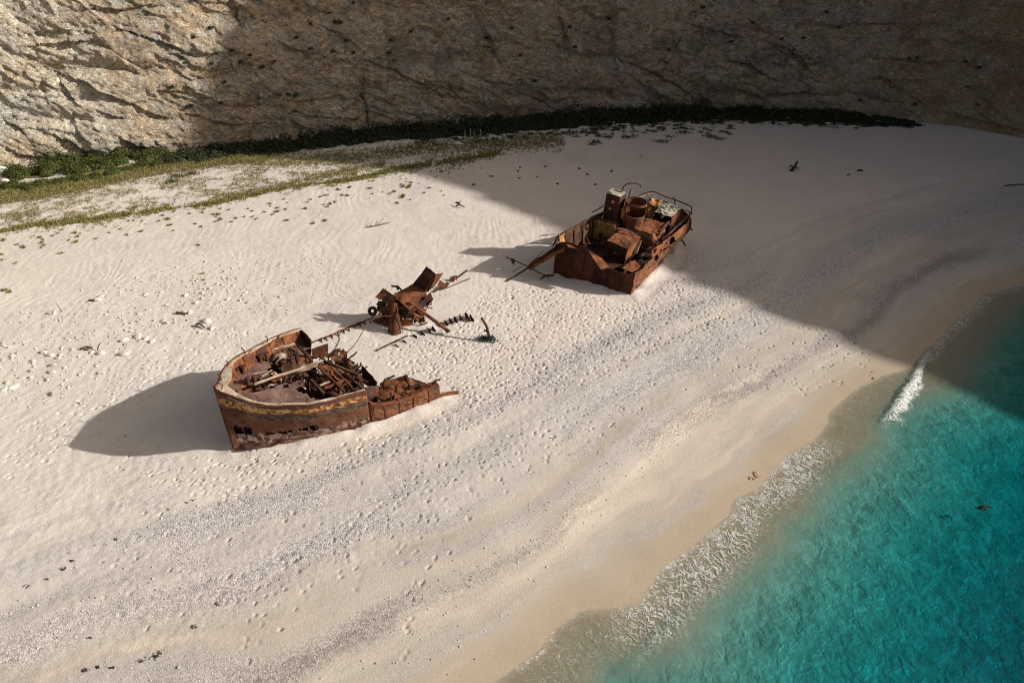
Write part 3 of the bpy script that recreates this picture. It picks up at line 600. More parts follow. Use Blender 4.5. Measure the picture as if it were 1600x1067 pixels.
# ================================================================== WRECK MATERIALS
R_hull = None
def hull_mat(name, bands):
    """rusted side plating: u in metres along the ship, v from 0 (sand) to 1 (rail)"""
    m, nt, b = mat(name); uv = N(nt, 'ShaderNodeUVMap', uv_map='UVMap').outputs[0]; v = coord(nt)
    n1 = noise(nt, mapping(nt, uv, (.55, 3.2, 1)), 1.6, 8, .68, .5); n2 = noise(nt, v, 7, 6, .72); n3 = noise(nt, v, 1.1, 6, .65, .7)
    sp = N(nt, 'ShaderNodeSeparateXYZ'); nt.links.new(uv, sp.inputs[0])
    vv = mth(nt, 'ADD', sp.outputs[1], mth(nt, 'MULTIPLY', mth(nt, 'SUBTRACT', n3, .5), .22))
    k = mth(nt, 'ADD', mth(nt, 'MULTIPLY', n1, .6), mth(nt, 'MULTIPLY', n2, .4))
    c = ramp(nt, k, [(.36, (.020, .010, .007)), (.47, (.074, .030, .017)), (.57, (.185, .068, .027)), (.69, (.31, .15, .075))])
    for (v0, v1, u0, u1, colr, th, amt) in bands:
        mk = mth(nt, 'MULTIPLY', ramp(nt, vv, [(max(0, v0 - .02), 0.0), (v0 + .01, 1.0), (v1 - .01, 1.0), (min(1, v1 + .02), 0.0)]) if v1 < .99 else ramp(nt, vv, [(v0 - .02, 0.0), (v0 + .01, 1.0)]),
                 ramp(nt, mth(nt, 'DIVIDE', sp.outputs[0], 16.0), [(max(0, u0 / 16 - .03), 0.0), (u0 / 16 + .01, 1.0), (min(.98, u1 / 16), 1.0), (min(1, u1 / 16 + .05), 0.0)]) if u1 < 16 else 1.0)
        sel = ramp(nt, noise(nt, mapping(nt, uv, (1.3, 4.2, 1)), 2.0 + v0, 7, .7, .6), [(th, 0.0), (th + .10, amt)])
        c = mix(nt, mth(nt, 'MULTIPLY', mk, sel), c, colr)
    spots = ramp(nt, noise(nt, v, 5.5, 4, .6), [(.60, 0.0), (.67, .8)]); c = mix(nt, spots, c, (.022, .012, .009))
    nt.links.new(c, b.inputs['Base Color']); b.inputs['Roughness'].default_value = .88; b.inputs['Specular IOR Level'].default_value = .25
    bump(nt, k, 1.0, .07, b); return m
m_bow = hull_mat('bow_plating', [(.0, .17, 0, 16, (.24, .095, .030), .42, .8), (.15, .36, 0, 9, (.36, .28, .25), .47, .85), (.33, .60, 3, 16, (.14, .065, .042), .42, .75),
                                 (.60, .73, 1.6, 9.5, (.115, .120, .105), .46, .8), (.77, .92, 0, 9, (.34, .14, .045), .43, .9), (.78, .92, 0, 4.4, (.62, .36, .12), .44, .95), (.78, .93, 3.4, 9, (.50, .25, .085), .47, .95),
                                 (.80, .93, 0, 9, (.70, .56, .38), .53, .9), (.90, 1.0, 0, 9, (.10, .040, .024), .34, .9)])
m_stern = hull_mat('stern_plating', [(.0, .2, 0, 16, (.10, .045, .028), .4, .7), (.3, .9, 0, 16, (.25, .095, .040), .45, .8), (.75, 1, 6, 16, (.34, .20, .10), .52, .7)])
m_low = hull_mat('low_side_plating', [(.0, .3, 0, 16, (.17, .075, .030), .42, .8), (.45, .8, 0, 16, (.25, .115, .05), .48, .8)])
r_brown = rust('rust_brown', mid=(.095, .034, .017), hot=(.205, .070, .027), pale=(.29, .125, .055))
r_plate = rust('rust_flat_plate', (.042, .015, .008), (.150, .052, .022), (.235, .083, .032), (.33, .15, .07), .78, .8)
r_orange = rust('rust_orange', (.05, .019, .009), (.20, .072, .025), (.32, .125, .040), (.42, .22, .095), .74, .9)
r_dark = rust('shade_backing', (.016, .009, .008), (.045, .021, .015), (.10, .043, .025), (.17, .085, .05), .74, 1.0)
r_red = rust('rust_bulkhead', (.014, .006, .005), (.045, .016, .010), (.095, .030, .014), (.19, .072, .032), .76, .7, .45)
r_pale = rust('flaking_pale_paint', (.12, .055, .03), (.34, .25, .175), (.48, .40, .31), (.58, .52, .44), .66, 1.4)
r_mauve = rust('faded_deck_paint', (.04, .021, .017), (.12, .068, .053), (.18, .108, .085), (.27, .18, .145), .74, .9)
r_crust = rust('white_crust', (.10, .075, .05), (.34, .31, .24), (.47, .45, .37), (.56, .54, .48), .72, 1.3)
r_yel = rust('yellow_flaked_paint', (.05, .03, .02), (.38, .165, .05), (.58, .33, .11), (.70, .54, .29), .66, 1.6, .6)
lp = lambda a, b, t: np.asarray(a, float) + (np.asarray(b, float) - np.asarray(a, float)) * t
def resample(P, n):
    P = np.asarray(P, float); P2 = catmull(P, 12) if len(P) > 2 else P
    l = np.concatenate([[0], np.cumsum(np.linalg.norm(np.diff(P2, axis=0), axis=1))]); t = np.linspace(0, l[-1], n)
    return np.stack([np.interp(t, l, P2[:, k]) for k in range(P2.shape[1])], 1)
def px3(l): return [at(*p) for p in l]

# ================================================================== THE BOW
bow = empty('shipwreck_bow', (-11.5, 33.6, 0), 'rusty bow section of a wrecked ship with pale rail around its open deck', 'shipwreck')
Rs = px3([(334, 605, 4.5), (345, 612, 4.43), (360, 618, 4.34), (378, 624, 4.23), (395, 629, 4.1), (430, 633, 3.92), (480, 631.5, 3.65), (520, 624, 3.42), (572, 610, 3.15)])
Gs = px3([(367, 704, 0), (378, 702.5, 0), (395, 700.5, 0), (414, 698, 0), (430, 696, 0), (458, 692, 0), (500, 684, 0), (535, 676, 0), (578, 664, 0)])
def loft(Rr, Gr, n, rows, p0, p1, sink=.45):
    t = np.linspace(0, 1, len(Rr)); tn = np.linspace(0, 1, n)
    R2, G2 = resample(np.concatenate([Rr, Gr], 1), n)[:, :3], resample(np.concatenate([Rr, Gr], 1), n)[:, 3:]
    P = np.zeros((n, rows, 3)); vv = np.linspace(0, 1, rows)
    for j, v in enumerate(vv):
        hh = (R2[:, 2] + sink) * v - sink; f = np.clip(hh / R2[:, 2], -.2, 1)
        pw = p0 + (p1 - p0) * tn; g = np.sign(f) * np.abs(f) ** pw
        P[:, j, :2] = G2[:, :2] + (R2[:, :2] - G2[:, :2]) * g[:, None]; P[:, j, 2] = hh
    return P
Hs = loft(Rs, Gs, 92, 46, 1.5, 1.1)
ulen = np.concatenate([[0], np.cumsum(np.linalg.norm(np.diff(Hs[:, 30], axis=0), axis=1))])
uu = (ulen[1:] + ulen[:-1])[:, None] / 2; zz = (Hs[:-1, :-1, 2] + Hs[1:, 1:, 2]) / 2
keep = np.ones((91, 45), bool); wob = .06 * vnoise(uu * 4 + 0 * zz, zz * 5, seed=81)
def rect(u0, u1, z0, z1): return (uu + wob > u0) & (uu + wob < u1) & (zz + wob > z0) & (zz + wob < z1)
keep &= ~rect(.34, 1.30, 1.15, 1.78); keep &= ~rect(1.95, 2.5, .95, 1.18); keep &= ~rect(2.6, 3.5, .86, 1.16); keep &= ~rect(3.8, 4.35, .84, 1.22); keep &= ~rect(4.45, 4.9, .82, 1.32)
keep &= ~rect(5.3, 5.5, 2.95, 3.05); keep &= ~rect(7.2, 7.5, 2.6, 2.75)
Hj = Hs[2:, 6:40] + np.array([-.3, .85, 0]) * .4; MB().sheet(Hj, .02).build('inner_backing', r_dark, bow)  # dark sheet added behind the holes so they look black
mb = MB().sheet(Hs, .05, .045, .9, 3, keep); mb.build('hull_side', m_bow, bow, 'brown starboard plating with a row of ragged holes and a streaked orange band')
# the side plating carries on low behind the break
Ra = px3([(569, 611, 2.0), (578, 629, 1.62), (592, 632, 1.25), (612, 630, 1.08), (634, 622, 1.05), (660, 611, 1.04), (686, 601, 1.02)])
Ga = px3([(577, 664, 0), (584, 661.5, 0), (597, 658, 0), (614, 652, 0), (634, 645, 0), (660, 634, 0), (689, 622, 0)])
Ha = loft(Ra, Ga, 40, 12, 1.0, 1.0, .4); bl = Ha.copy(); mb = MB().sheet(bl, .05, .03, .6, 4)
mb.build('low_plating', m_low, bow)
inn = np.array([-.5, .8, 0]); Pl = np.stack([Ha[:, -1], Ha[:, -1] + inn * .18 + (0, 0, -.02), Ha[:, -1] + inn * .42 + (0, 0, -.10), Ha[:, -1] + inn * .55 + (0, 0, -.35)], 1)
Pl[:, 0] += (0, 0, .004); MB().sheet(Pl, .04, .04, .4, 6).build('stringer_ledge', r_plate, bow)
e0, e1 = at(689, 622, 0), at(717, 614, 0); MB().plate([e0 + (0, 0, -.2), e1 + (0, 0, -.2), e1 + (0, 0, .18), e0 + (.02, 0, .42)], 10, 3, .06, .03, .05, seed=9).build('bottom_strake', r_brown, bow)
mk = None
for t in (.12, .3, .47, .66, .85):
    k = int(t * 39); MB().bar(Ha[k, 2] + (.03, -.03, 0), Ha[k, -2] + (.03, -.04, 0), .07, .05).build('butt_strap', r_brown, bow)

# port side
stem = Gs[0]; AX = np.array([.80, .60, 0]); NP = np.array([-.60, .80, 0])
Rp = px3([(334, 605, 4.5), (337.5, 598, 4.48), (342, 590, 4.45), (348, 576, 4.4), (356, 566, 4.35), (371, 555, 4.3), (387, 547, 4.22), (407, 536, 4.1), (428, 525.5, 3.95), (450, 517.5, 3.8), (469, 512, 3.7)])
hb = [0, .2, .45, .8, 1.2, 1.7, 2.2, 2.6, 2.9, 3.1, 3.2]
Gp = [stem] + [stem + AX * max(.15 * k, (r - stem) @ AX + .25) + NP * h for k, (r, h) in enumerate(zip(Rp[1:], hb[1:]), 1)]
Hp = loft(Rp, Gp, 70, 30, 1.5, 1.1)
kp = np.ones((69, 29), bool); q = (Hp[:-1, :-1] + Hp[1:, 1:]) / 2; kp &= ~((vnoise(q[..., 0] * 1.4, q[..., 1] * 1.4, q[..., 2] * 2.0, seed=84) > .70) & (q[..., 2] < 2.9) & (q[..., 2] > 1.0))
MB().sheet(Hp, .05, .03, .8, 7, kp).build('hull_side', m_bow, bow)
Hi = Hp[:, 12:] - NP * .07 + AX * .03; MB().sheet(Hi, .02, .03, .8, 7, kp[:, 12:]).build('inner_backing', r_brown, bow)
c0 = [at(469, 512.5, 3.68), at(487, 530, 3.55), at(486.5, 560, 1.6), at(469, 545, 1.6)]
MB().plate(c0, 8, 10, .04, .05, .05, .06, 12).build('broken_bulkhead', r_dark, bow)
MB().tube([at(335, 604, 4.48), at(344, 634, 3.1), at(353, 662, 1.8), at(367, 704.5, -.25)], .07, 8).build('stem_post', r_brown, bow)
# pale rail cap
rail = np.concatenate([Rp[::-1][:-1], Rs]); rail = resample(rail, 130); tg = np.gradient(rail, axis=0)
k_ = np.ones(17) / 17; tg = np.stack([np.convolve(np.pad(tg[:, i], 8, 'edge'), k_, 'valid') for i in range(3)], 1); tg[:, 2] = 0; tg /= np.linalg.norm(tg, axis=1, keepdims=True)
inw = np.stack([-tg[:, 1], tg[:, 0], 0 * tg[:, 0]], 1); ctr = np.array([-11.5, 34.0, 0])
if ((ctr - rail[40])[:2] @ inw[40][:2]) < 0: inw = -inw
tt = np.linspace(0, 1, 130); wd = .25 + .42 * np.exp(-((tt - .48) / .14)**2)
drop = .05 + .20 * np.exp(-((tt - .58) / .10)**2)
P = np.stack([rail + inw * .04 - np.array([0, 0, 1]) * drop[:, None], rail + inw * (wd * .35)[:, None] - np.array([0, 0, 1]) * drop[:, None], rail + inw * (wd * .7)[:, None] - np.array([0, 0, 1]) * (drop + .005)[:, None], rail + inw * wd[:, None] - np.array([0, 0, 1]) * (drop + .01)[:, None]], 1)
kc = np.ones((129, 3), bool); jj = np.arange(129); kc[(vnoise(jj * .21, jj * 0., seed=86) > .45) & (jj < 45), 2] = False; kc[(vnoise(jj * .33, jj * 0. + 4, seed=87) > .62) & (jj < 50), 1] = False
MB().sheet(P, .06, .015, .4, 8, kc).build('rail_cap', r_pale, bow, 'flat pale painted rail cap round the bow')
for k in (20, 34, 47, 58, 66, 84, 103):
    p = rail[k] + inw[k] * .2; MB().tube([p + (0, 0, -.06), p + (rng.uniform(-.1, .1), .05, .22), p + (rng.uniform(-.3, .3), .1, .34)], .035, 5).build('rail_stub', r_dark, bow)
# foredeck
nT = 44; iS = np.linspace(3, 91, nT).astype(int); iP = np.linspace(3, 69, nT).astype(int); nC = 26
dk = np.zeros((nT, nC, 3))
for a in range(nT):
    zs_ = Hs[iS[a], -1, 2] - 1.0; zp = Hp[iP[a], -1, 2] - 1.0
    ps = Hs[iS[a], np.argmin(np.abs(Hs[iS[a], :, 2] - zs_))]; pp = Hp[iP[a], np.argmin(np.abs(Hp[iP[a], :, 2] - zp))]
    for c_ in range(nC): dk[a, c_] = lp(pp, ps, .01 + .98 * c_ / (nC - 1)); dk[a, c_, 2] += .08 * math.sin(math.pi * c_ / (nC - 1))
def deckpt(t, c_, dz=0.0): 
    a = t * (nT - 1); i = min(nT - 2, int(a)); j = c_ * (nC - 1); jj = min(nC - 2, int(j))
    p = lp(lp(dk[i, jj], dk[i + 1, jj], a - i), lp(dk[i, jj + 1], dk[i + 1, jj + 1], a - i), j - jj); return p + (0, 0, dz)
T, Cc = np.meshgrid(np.linspace(0, 1, nT - 1), np.linspace(0, 1, nC - 1), indexing='ij')
nz = .06 * vnoise(T * 14, Cc * 9, seed=90)
kd = ~((T + nz > .29) & (Cc + nz > .24) & (Cc + nz < .52)); kd &= ~((T + nz > .68) & (Cc + nz > .50) & (Cc < .93)); kd &= ~((T + nz > .52) & (Cc < .22) & (Cc + nz > .1))
kd &= ~(vnoise(T * 11 + 3, Cc * 8, seed=91) > .58); kd &= ~(np.hypot((T - .17) * 3.2, Cc - .30 + nz) < .10); kd &= ~(np.hypot((T - .22) * 3.2, Cc - .63 + nz) < .11)
MB().sheet(dk, .04, .03, .7, 9, kd).build('foredeck', r_mauve, bow)
# dark hold floor of scrap and sand, far below
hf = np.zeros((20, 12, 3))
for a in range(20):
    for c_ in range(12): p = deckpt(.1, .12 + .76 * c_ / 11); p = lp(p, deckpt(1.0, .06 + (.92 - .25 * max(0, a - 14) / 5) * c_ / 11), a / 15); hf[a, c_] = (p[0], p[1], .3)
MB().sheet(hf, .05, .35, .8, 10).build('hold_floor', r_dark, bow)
# longitudinal coamings with pale tops
for (pts, ht) in (([(397, 601, 3.40), (430, 589, 3.30), (465, 578, 3.2), (505, 563, 3.05)], .07), ([(378, 565, 3.55), (410, 552, 3.42), (437, 544, 3.3), (461, 537.5, 3.2)], .12)):
    q = resample(px3(pts), 24); P = np.stack([q + (0, 0, -ht), q + (0, 0, -ht * .5), q], 1); o = MB().sheet(P, .06, .04, .5, 11).build('hatch_coaming', r_mauve, bow)
    sidev = np.array([.5, -.8, 0]) * .085; P = np.stack([q - sidev + (0, 0, .035), q + (0, 0, .035), q + sidev + (0, 0, .035)], 1)
    MB().sheet(P, .03, .02, .4, 12).build('coaming_top', r_pale, o)
# deck beams left bare
for (a, b_, r_) in [((448, 546, 3.1), (459, 560, 3.0), .05), ((467, 540, 3.1), (488, 563, 2.95), .06), ((456, 553, 3.0), (496, 558, 2.9), .04), ((499, 554, 2.85), (511, 567, 2.8), .06), ((492, 567, 2.85), (539, 611, 2.55), .05),
                    ((486, 592, 2.85), (507, 614, 2.75), .07), ((542, 584, 2.55), (568, 607, 2.45), .06), ((507, 605, 2.65), (541, 592, 2.55), .05), ((518, 573, 2.7), (550, 604, 2.5), .04), ((461, 537, 3.15), (465, 553, 3.0), .04), ((505, 562, 2.95), (560, 585, 2.4), .06)]:
    MB().angle(at(*a), at(*b_), r_ * 2.2, .025).build('deck_beam', r_brown if r_ < .06 else r_dark, bow)
# side frames inside the plating
for k in list(range(10, 92, 9)):
    mb = MB(); pts = [Hs[k, j] + np.array([-.35, .8, 0]) * .12 for j in (8, 20, 32, 44)]; mb.tube(pts, .05, 4).build('frame_rib', r_brown, bow)
for k in list(range(12, 70, 9)):
    mb = MB(); pts = [Hp[k, j] + np.array([.5, -.7, 0]) * .12 for j in (5, 14, 21, 28)]; mb.tube(pts, .05, 4).build('frame_rib', r_brown, bow)
# windlass under its pale cowl
wc = at(440, 566, 3.0); axd = np.array([.6, -.8, 0]); fwd = np.array([.8, .6, 0])
wl = MB().bar(wc - fwd * .5 + (0, 0, -.45), wc + fwd * .5 + (0, 0, -.45), .8, .12).bar(wc - axd * .42 + (0, 0, -.4), wc - axd * .42 + (0, 0, .15), .3, .1, (1, 0, 0)).bar(wc + axd * .42 + (0, 0, -.4), wc + axd * .42 + (0, 0, .15), .3, .1, (1, 0, 0)).build('windlass', r_dark, bow)
MB().tube([wc - axd * .62, wc + axd * .62], .2, 12).build('drum', r_brown, wl)
P = np.zeros((12, 6, 3))
for i in range(12):
    t = math.pi * (.12 + .72 * i / 11)
    for j in range(6): P[i, j] = wc + axd * (-.34 + .68 * j / 5) + fwd * .48 * math.cos(t) + np.array([0, 0, 1]) * (.48 * math.sin(t) - .02)
MB().sheet(P, .03, .03, .3, 14, np.array([[not (i > 6 and 1 < j < 4) for j in range(5)] for i in range(11)])).build('cowl', r_pale, wl)
for k, sgn in ((0, -1), (1, 1)): MB().tube([wc + axd * .63 * sgn, wc + axd * .72 * sgn], .33, 14).build('drum_flange', r_dark, wl)
# pale planks left on the deck
for (a, b_, wdt) in [((470, 573, 3.0), (495, 567, 2.95), .14), ((472, 577, 3.0), (496, 571, 2.95), .16), ((466, 580, 3.02), (486, 576, 2.98), .12), ((392, 585, 3.3), (418, 579, 3.25), .09), ((409, 588, 3.25), (425, 578, 3.22), .08), ((500, 602, 2.7), (515, 596, 2.65), .15), ((470, 600, 2.9), (476, 594, 3.1), .18)]:
    MB().bar(at(*a), at(*b_), wdt, .04).build('deck_plank', r_pale, bow)
for (x, y, z, h) in [(371, 586, 3.35, .45), (388, 601, 3.25, .45), (408, 566, 3.2, .5), (455, 566, 2.95, .5)]:
    p = at(x, y, z); q = p + np.array([.30, .22, 0]); mb = MB()
    for s_ in (p, q): mb.tube([s_ + (0, 0, -.2), s_ + (0, 0, h)], .11, 10); mb.tube([s_ + (0, 0, h - .05), s_ + (0, 0, h + .03)], .15, 10)
    mb.build('bollard', r_dark, bow)
# plates standing in the hold and behind the break
for (cs_, mt, nm, rg, hl, dn) in [
    ([(564, 569, 2.5), (591, 597, 1.35), (589, 612, .35), (566, 600, .4)], r_dark, 'bent_bulkhead', .05, .04, .06),
    ([(520, 588, 2.3), (547, 576, 2.2), (549, 598, 1.1), (524, 611, 1.1)], r_orange, 'hold_plate', .05, .05, .06),
    ([(503, 595, 2.2), (522, 585, 2.2), (524, 606, 1.2), (505, 614, 1.2)], r_orange, 'hold_plate', .05, .10, .05),
    ([(548, 590, 2.0), (566, 584, 2.0), (570, 606, 1.2), (552, 611, 1.2)], r_brown, 'hold_plate', .08, .15, .07),
    ([(497, 570, 2.6), (520, 566, 2.4), (528, 578, 2.1), (504, 585, 2.3)], r_brown, 'scrap_plate', .1, .1, .1),
    ([(535, 560, 1.9), (556, 566, 1.8), (548, 579, 1.5), (533, 572, 1.7)], r_plate, 'scrap_plate', .1, .05, .12),
    ([(522, 555, 1.8), (538, 553, 1.9), (542, 563, 1.5), (524, 566, 1.6)], r_dark, 'scrap_plate', .12, .08, .12),
    ([(544, 572, 1.9), (560, 576, 1.8), (562, 592, 1.6), (545, 588, 1.8)], r_brown, 'scrap_plate', .1, .1, .1),
    ([(487, 545, 2.0), (513, 536.5, 2.0), (513, 556, .7), (487, 562, .7)], r_brown, 'port_plating', .02, .0, .04),
    ([(571, 605, 2.1), (592, 600, 1.1), (592, 634, .4), (573, 634, .4)], r_dark, 'hold_plate', .05, .0, .06),  # dark plate added so the gap behind the break reads as shade
    ([(584, 606, .55), (640, 590, .5), (680, 602, .45), (598, 640, .3)], r_dark, 'gap_backing', .02, .0, .05),  # dark sheet added under the crumpled plates to shade the gaps
    ([(592, 598, 1.0), (633, 588, 1.25), (640, 604, 1.1), (593, 610, .8)], r_plate, 'crumpled_plate', .05, .0, .10),
    ([(584, 610, .85), (617, 606, 1.0), (628, 613, .85), (590, 630, .9)], r_plate, 'crumpled_plate', .06, .0, .10),
    ([(617, 607, 1.0), (640, 603, 1.1), (652, 612, .9), (615, 626, .85)], r_plate, 'crumpled_plate', .05, .0, .14),
    ([(637, 588, 1.15), (657, 602, .95), (650, 606, .9), (640, 604, 1.1)], r_plate, 'crumpled_plate', .03, .0, .04),
    ([(656, 603, .8), (682, 594, .9), (686, 601, .95), (654, 612, .9)], r_brown, 'crumpled_plate', .1, .0, .10),
    ([(600, 592, .9), (617, 585, 1.2), (619, 588, 1.2), (596, 598, .9)], r_mauve, 'scrap_plate', .1, .0, .04)]:
    MB().plate(px3(cs_), 12, 10, .03, dn, rg, hl, int(cs_[0][0]), .6).build(nm, mt, bow)
for pts, r_ in [([(634, 586, 1.5), (638, 597, 1.2), (642, 607, 1.0)], .11), ([(640, 607, 1.05), (651, 601, 1.15), (657, 602, 1.1)], .08), ([(588, 620, .95), (598, 626, .95), (610, 625, 1.0)], .05), ([(610, 625, 1.0), (611, 613, 1.4)], .06),
                ([(676, 600, 1.05), (681, 594, 1.5), (688, 593, 1.5)], .06), ([(562, 574, 2.2), (564, 567, 2.75)], .05), ([(625, 612, .95), (650, 617, .95)], .03), ([(622, 614, .95), (640, 619, .95)], .03)]:
    MB().tube(px3(pts), r_, 6).build('bent_bar', r_dark, bow)
poly = [at(x, y, 2.0) for x, y in [(492, 563), (520, 552), (552, 563), (566, 590), (556, 606), (522, 600), (500, 585)]]
xs, ys = [p[0] for p in poly], [p[1] for p in poly]; n = 0
while n < 64:
    p = np.array([rng.uniform(min(xs), max(xs)), rng.uniform(min(ys), max(ys)), rng.uniform(1.3, 2.35)])
    if not inpoly(p, poly): continue
    a = rng.normal(0, 1, 3); a /= np.linalg.norm(a); b_ = np.cross(a, rng.normal(0, 1, 3)); b_ /= np.linalg.norm(b_); n += 1
    if n % 2:
        l, h = rng.uniform(.25, .7), rng.uniform(.15, .4); MB().plate([p - a * l - b_ * h, p + a * l - b_ * h, p + a * l + b_ * h, p - a * l + b_ * h], 6, 5, .03, .10, .2, .08, n, .4).build('scrap_plate', [r_brown, r_plate, r_dark, r_mauve, r_dark][n // 2 % 5], bow)
    else:
        l = rng.uniform(.4, 1.1); a[2] *= .5; MB().tube([p - a * l, p + b_ * .12, p + a * l], rng.uniform(.02, .05), 5).build('bent_bar', [r_dark, r_brown][n // 2 % 2], bow)
# scrap in the hatch, half in light
n = 0
while n < 60:
    t, c_ = rng.uniform(.38, .95), rng.uniform(.26, .50); p = deckpt(t, c_, -rng.uniform(.15, 1.4)); n += 1
    a = rng.normal(0, 1, 3); a[2] *= .5; a /= np.linalg.norm(a); b_ = np.cross(a, rng.normal(0, 1, 3)); b_ /= np.linalg.norm(b_)
    if n % 3: l, h = rng.uniform(.2, .6), rng.uniform(.12, .35); MB().plate([p - a * l - b_ * h, p + a * l - b_ * h, p + a * l + b_ * h, p - a * l + b_ * h], 6, 5, .03, .08, .2, .08, n + 70, .4).build('scrap_plate', [r_brown, r_dark, r_mauve, r_pale][n % 4], bow)
    else: l = rng.uniform(.4, 1.0); MB().tube([p - a * l, p + b_ * .1, p + a * l], rng.uniform(.02, .05), 5).build('bent_bar', r_dark, bow)

# ================================================================== THE STERN
SO = np.array([6.28, 51.65, 0.0]); SU = np.array([.52, .854, 0.0]); SV0 = np.array([.854, -.52, 0.0]); rl = R(5.5)
SW = np.array([0, 0, 1.0]) * math.cos(rl) + SV0 * math.sin(rl); SV = SV0 * math.cos(rl) - np.array([0, 0, 1.0]) * math.sin(rl)
def L(u, v, w_): return SO + SU * u + SV * v + SW * w_
def LS(px, py, w_):
    """pixel to a point at height w_ above the heeled keel plane"""
    c = np.array([0, 0, HCAM]); d = at(px, py, 0) - c; return c + d * ((w_ - (c - SO) @ SW) / (d @ SW))
def gw(v, z): return (z + v * math.sin(rl)) / math.cos(rl)
stern = empty('shipwreck_stern', (9.5, 56, 0), 'rusty stern section of a wrecked ship with funnel, deckhouses and bent rails', 'shipwreck')
def rows(top, bot, n, m_):
    a = resample(np.concatenate([top, bot], 1), n); return np.stack([lp(a[:, 3:], a[:, :3], t) for t in np.linspace(0, 1, m_)], 1)
# starboard side and rounded stern
st = [(.10, 3.30, 2.2), (3.28, 3.52, 2.25), (6.0, 3.82, 2.4), (8.0, 4.10, 2.55), (9.9, 4.10, 2.7), (11.6, 3.5, 2.8), (12.7, 2.2, 2.85), (12.8, 1.1, 2.9), (12.3, .1, 2.95), (11.2, -.8, 3.0)]
sg = [(0, 3.36), (3.2, 3.25), (5.9, 3.1), (8.0, 2.85), (9.6, 2.5), (11.0, 2.0), (11.7, 1.4), (11.8, .8), (11.3, .1), (10.4, -.6)]
Ht = rows([L(*p) for p in st], [L(u, v, gw(v, -.45)) for u, v in sg], 96, 20)
q = (Ht[:-1, :-1] + Ht[1:, 1:]) / 2; k1 = ~((vnoise(q[..., 0] * .9, q[..., 1] * .9, q[..., 2] * 1.5, seed=101) > .62) & (np.arange(19)[None, :] > 12))
MB().sheet(Ht, .05, .09, .9, 21, k1).build('hull_side', m_stern, stern, 'lit brown starboard plating')
# bulwark above it, eaten through
bt = [(p[0], p[1] - .30, p[2] + .62) for p in st[1:6]]; bb = [(p[0], p[1] - .06, p[2] + .03) for p in st[1:6]]
Bw = rows([L(*p) for p in bt], [L(*p) for p in bb], 70, 9); q = (Bw[:-1, :-1] + Bw[1:, 1:]) / 2
k2 = vnoise(q[..., 0] * 1.6, q[..., 1] * 1.6, q[..., 2] * 3, seed=102) < .48
MB().sheet(Bw, .04, .06, .6, 22, k2).build('bulwark', r_plate, stern, 'starboard bulwark eaten through by rust')
# rubbing strake along the outside
MB().tube([L(p[0], p[1] + .06, p[2] - .12) for p in st[2:8]], .06, 6).build('rubbing_strake', r_dark, stern)
# port side
pt_ = [(-.05, -3.52, 2.45), (.45, -3.48, 3.1), (2.4, -2.98, 3.4), (4.3, -2.55, 3.55), (7, -1.95, 3.5), (9.5, -1.3, 3.3), (11.2, -.8, 3.0)]
pg = [(.15, -3.42), (1.2, -3.1), (2.4, -2.5), (4.3, -2.2), (7, -1.6), (9.5, -1.0), (10.4, -.6)]
Hq = rows([L(*p) for p in pt_], [L(u, v, gw(v, -.4)) for u, v in pg], 70, 20); q = (Hq[:-1, :-1] + Hq[1:, 1:]) / 2
k3 = ~((vnoise(q[..., 0] * 2.4, q[..., 1] * 2.4, q[..., 2] * 2.2, seed=103) > .60) & (np.arange(19)[None, :] > 12)); k3[2:5, 16] = False; k3[6:9, 14:17] &= False
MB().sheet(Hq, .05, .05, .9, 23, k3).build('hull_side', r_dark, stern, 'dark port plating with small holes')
MB().tube([L(p[0], p[1] - .0, p[2] + .05) for p in pt_[1:6]], .05, 6).build('rail_cap', r_dark, stern)
MB().plate([L(.28, -3.44, 3.08), L(.95, -3.30, 3.15), L(.95, -3.18, 2.3), L(.28, -3.30, 2.3)], 6, 6, .03, .03, .05, 0, 24).build('bulwark_panel', r_yel, stern, 'pale flaking panel at the port end of the bulwark')
for k in range(8, 50, 6): MB().tube([Hq[k, 11] + SV0 * .1, Hq[k, 18] + SV0 * .1], .05, 4).build('frame_rib', r_dark, stern)
# the broken bulkhead facing the camera side
n = 60; vs = np.linspace(0, 1, n); bu = .17 - .17 * vs; bv = -3.46 + 6.82 * vs
tops = np.interp(vs, [0, .06, .13, .33, .46, .56, .67, .8, .9, 1], [2.3, 2.62, 2.85, 2.9, 2.68, 2.3, 1.92, 1.9, 2.05, 2.2]) + .05 * vnoise(vs * 22, vs * 0, seed=104)
Pb = np.zeros((n, 16, 3))
for i in range(n):
    for j in range(16):
        w_ = gw(bv[i], -.4) + (tops[i] - gw(bv[i], -.4)) * j / 15; lean = .02 * w_
        Pb[i, j] = L(bu[i] + lean, bv[i] - .05 * (1 - vs[i]) * w_, w_)
MB().sheet(Pb, .05, .10, .9, 25).build('broken_bulkhead', r_red, stern, 'dark red torn bulkhead across the break')
MB().plate([LS(919, 392, 2.72), LS(941, 404, 2.3), LS(952, 419, 1.98), LS(939, 423, 1.95)], 8, 8, .03, .05, .06, 0, 26).build('folded_flap', r_plate, stern, 'lit flap folded over the torn bulkhead')
MB().plate([LS(884, 381, 2.75), LS(902, 385, 2.7), LS(909, 391, 2.6), LS(888, 386, 2.7)], 6, 4, .03, .04, .05, 0, 27).build('folded_flap', r_plate, stern)
MB().plate([LS(970, 419, 2.0), LS(992, 405, 2.05), LS(1002, 417, 2.15), LS(988, 427, 2.2)], 8, 6, .03, .05, .08, 0, 28).build('corner_plate', r_orange, stern)
mb = MB()
for k in (14, 22, 31, 40, 50): mb.bar(Pb[k, 1] - SU * .06, Pb[k, 13] - SU * .06, .07, .06, SU)
mb.build('bulkhead_stiffener', r_red, stern)
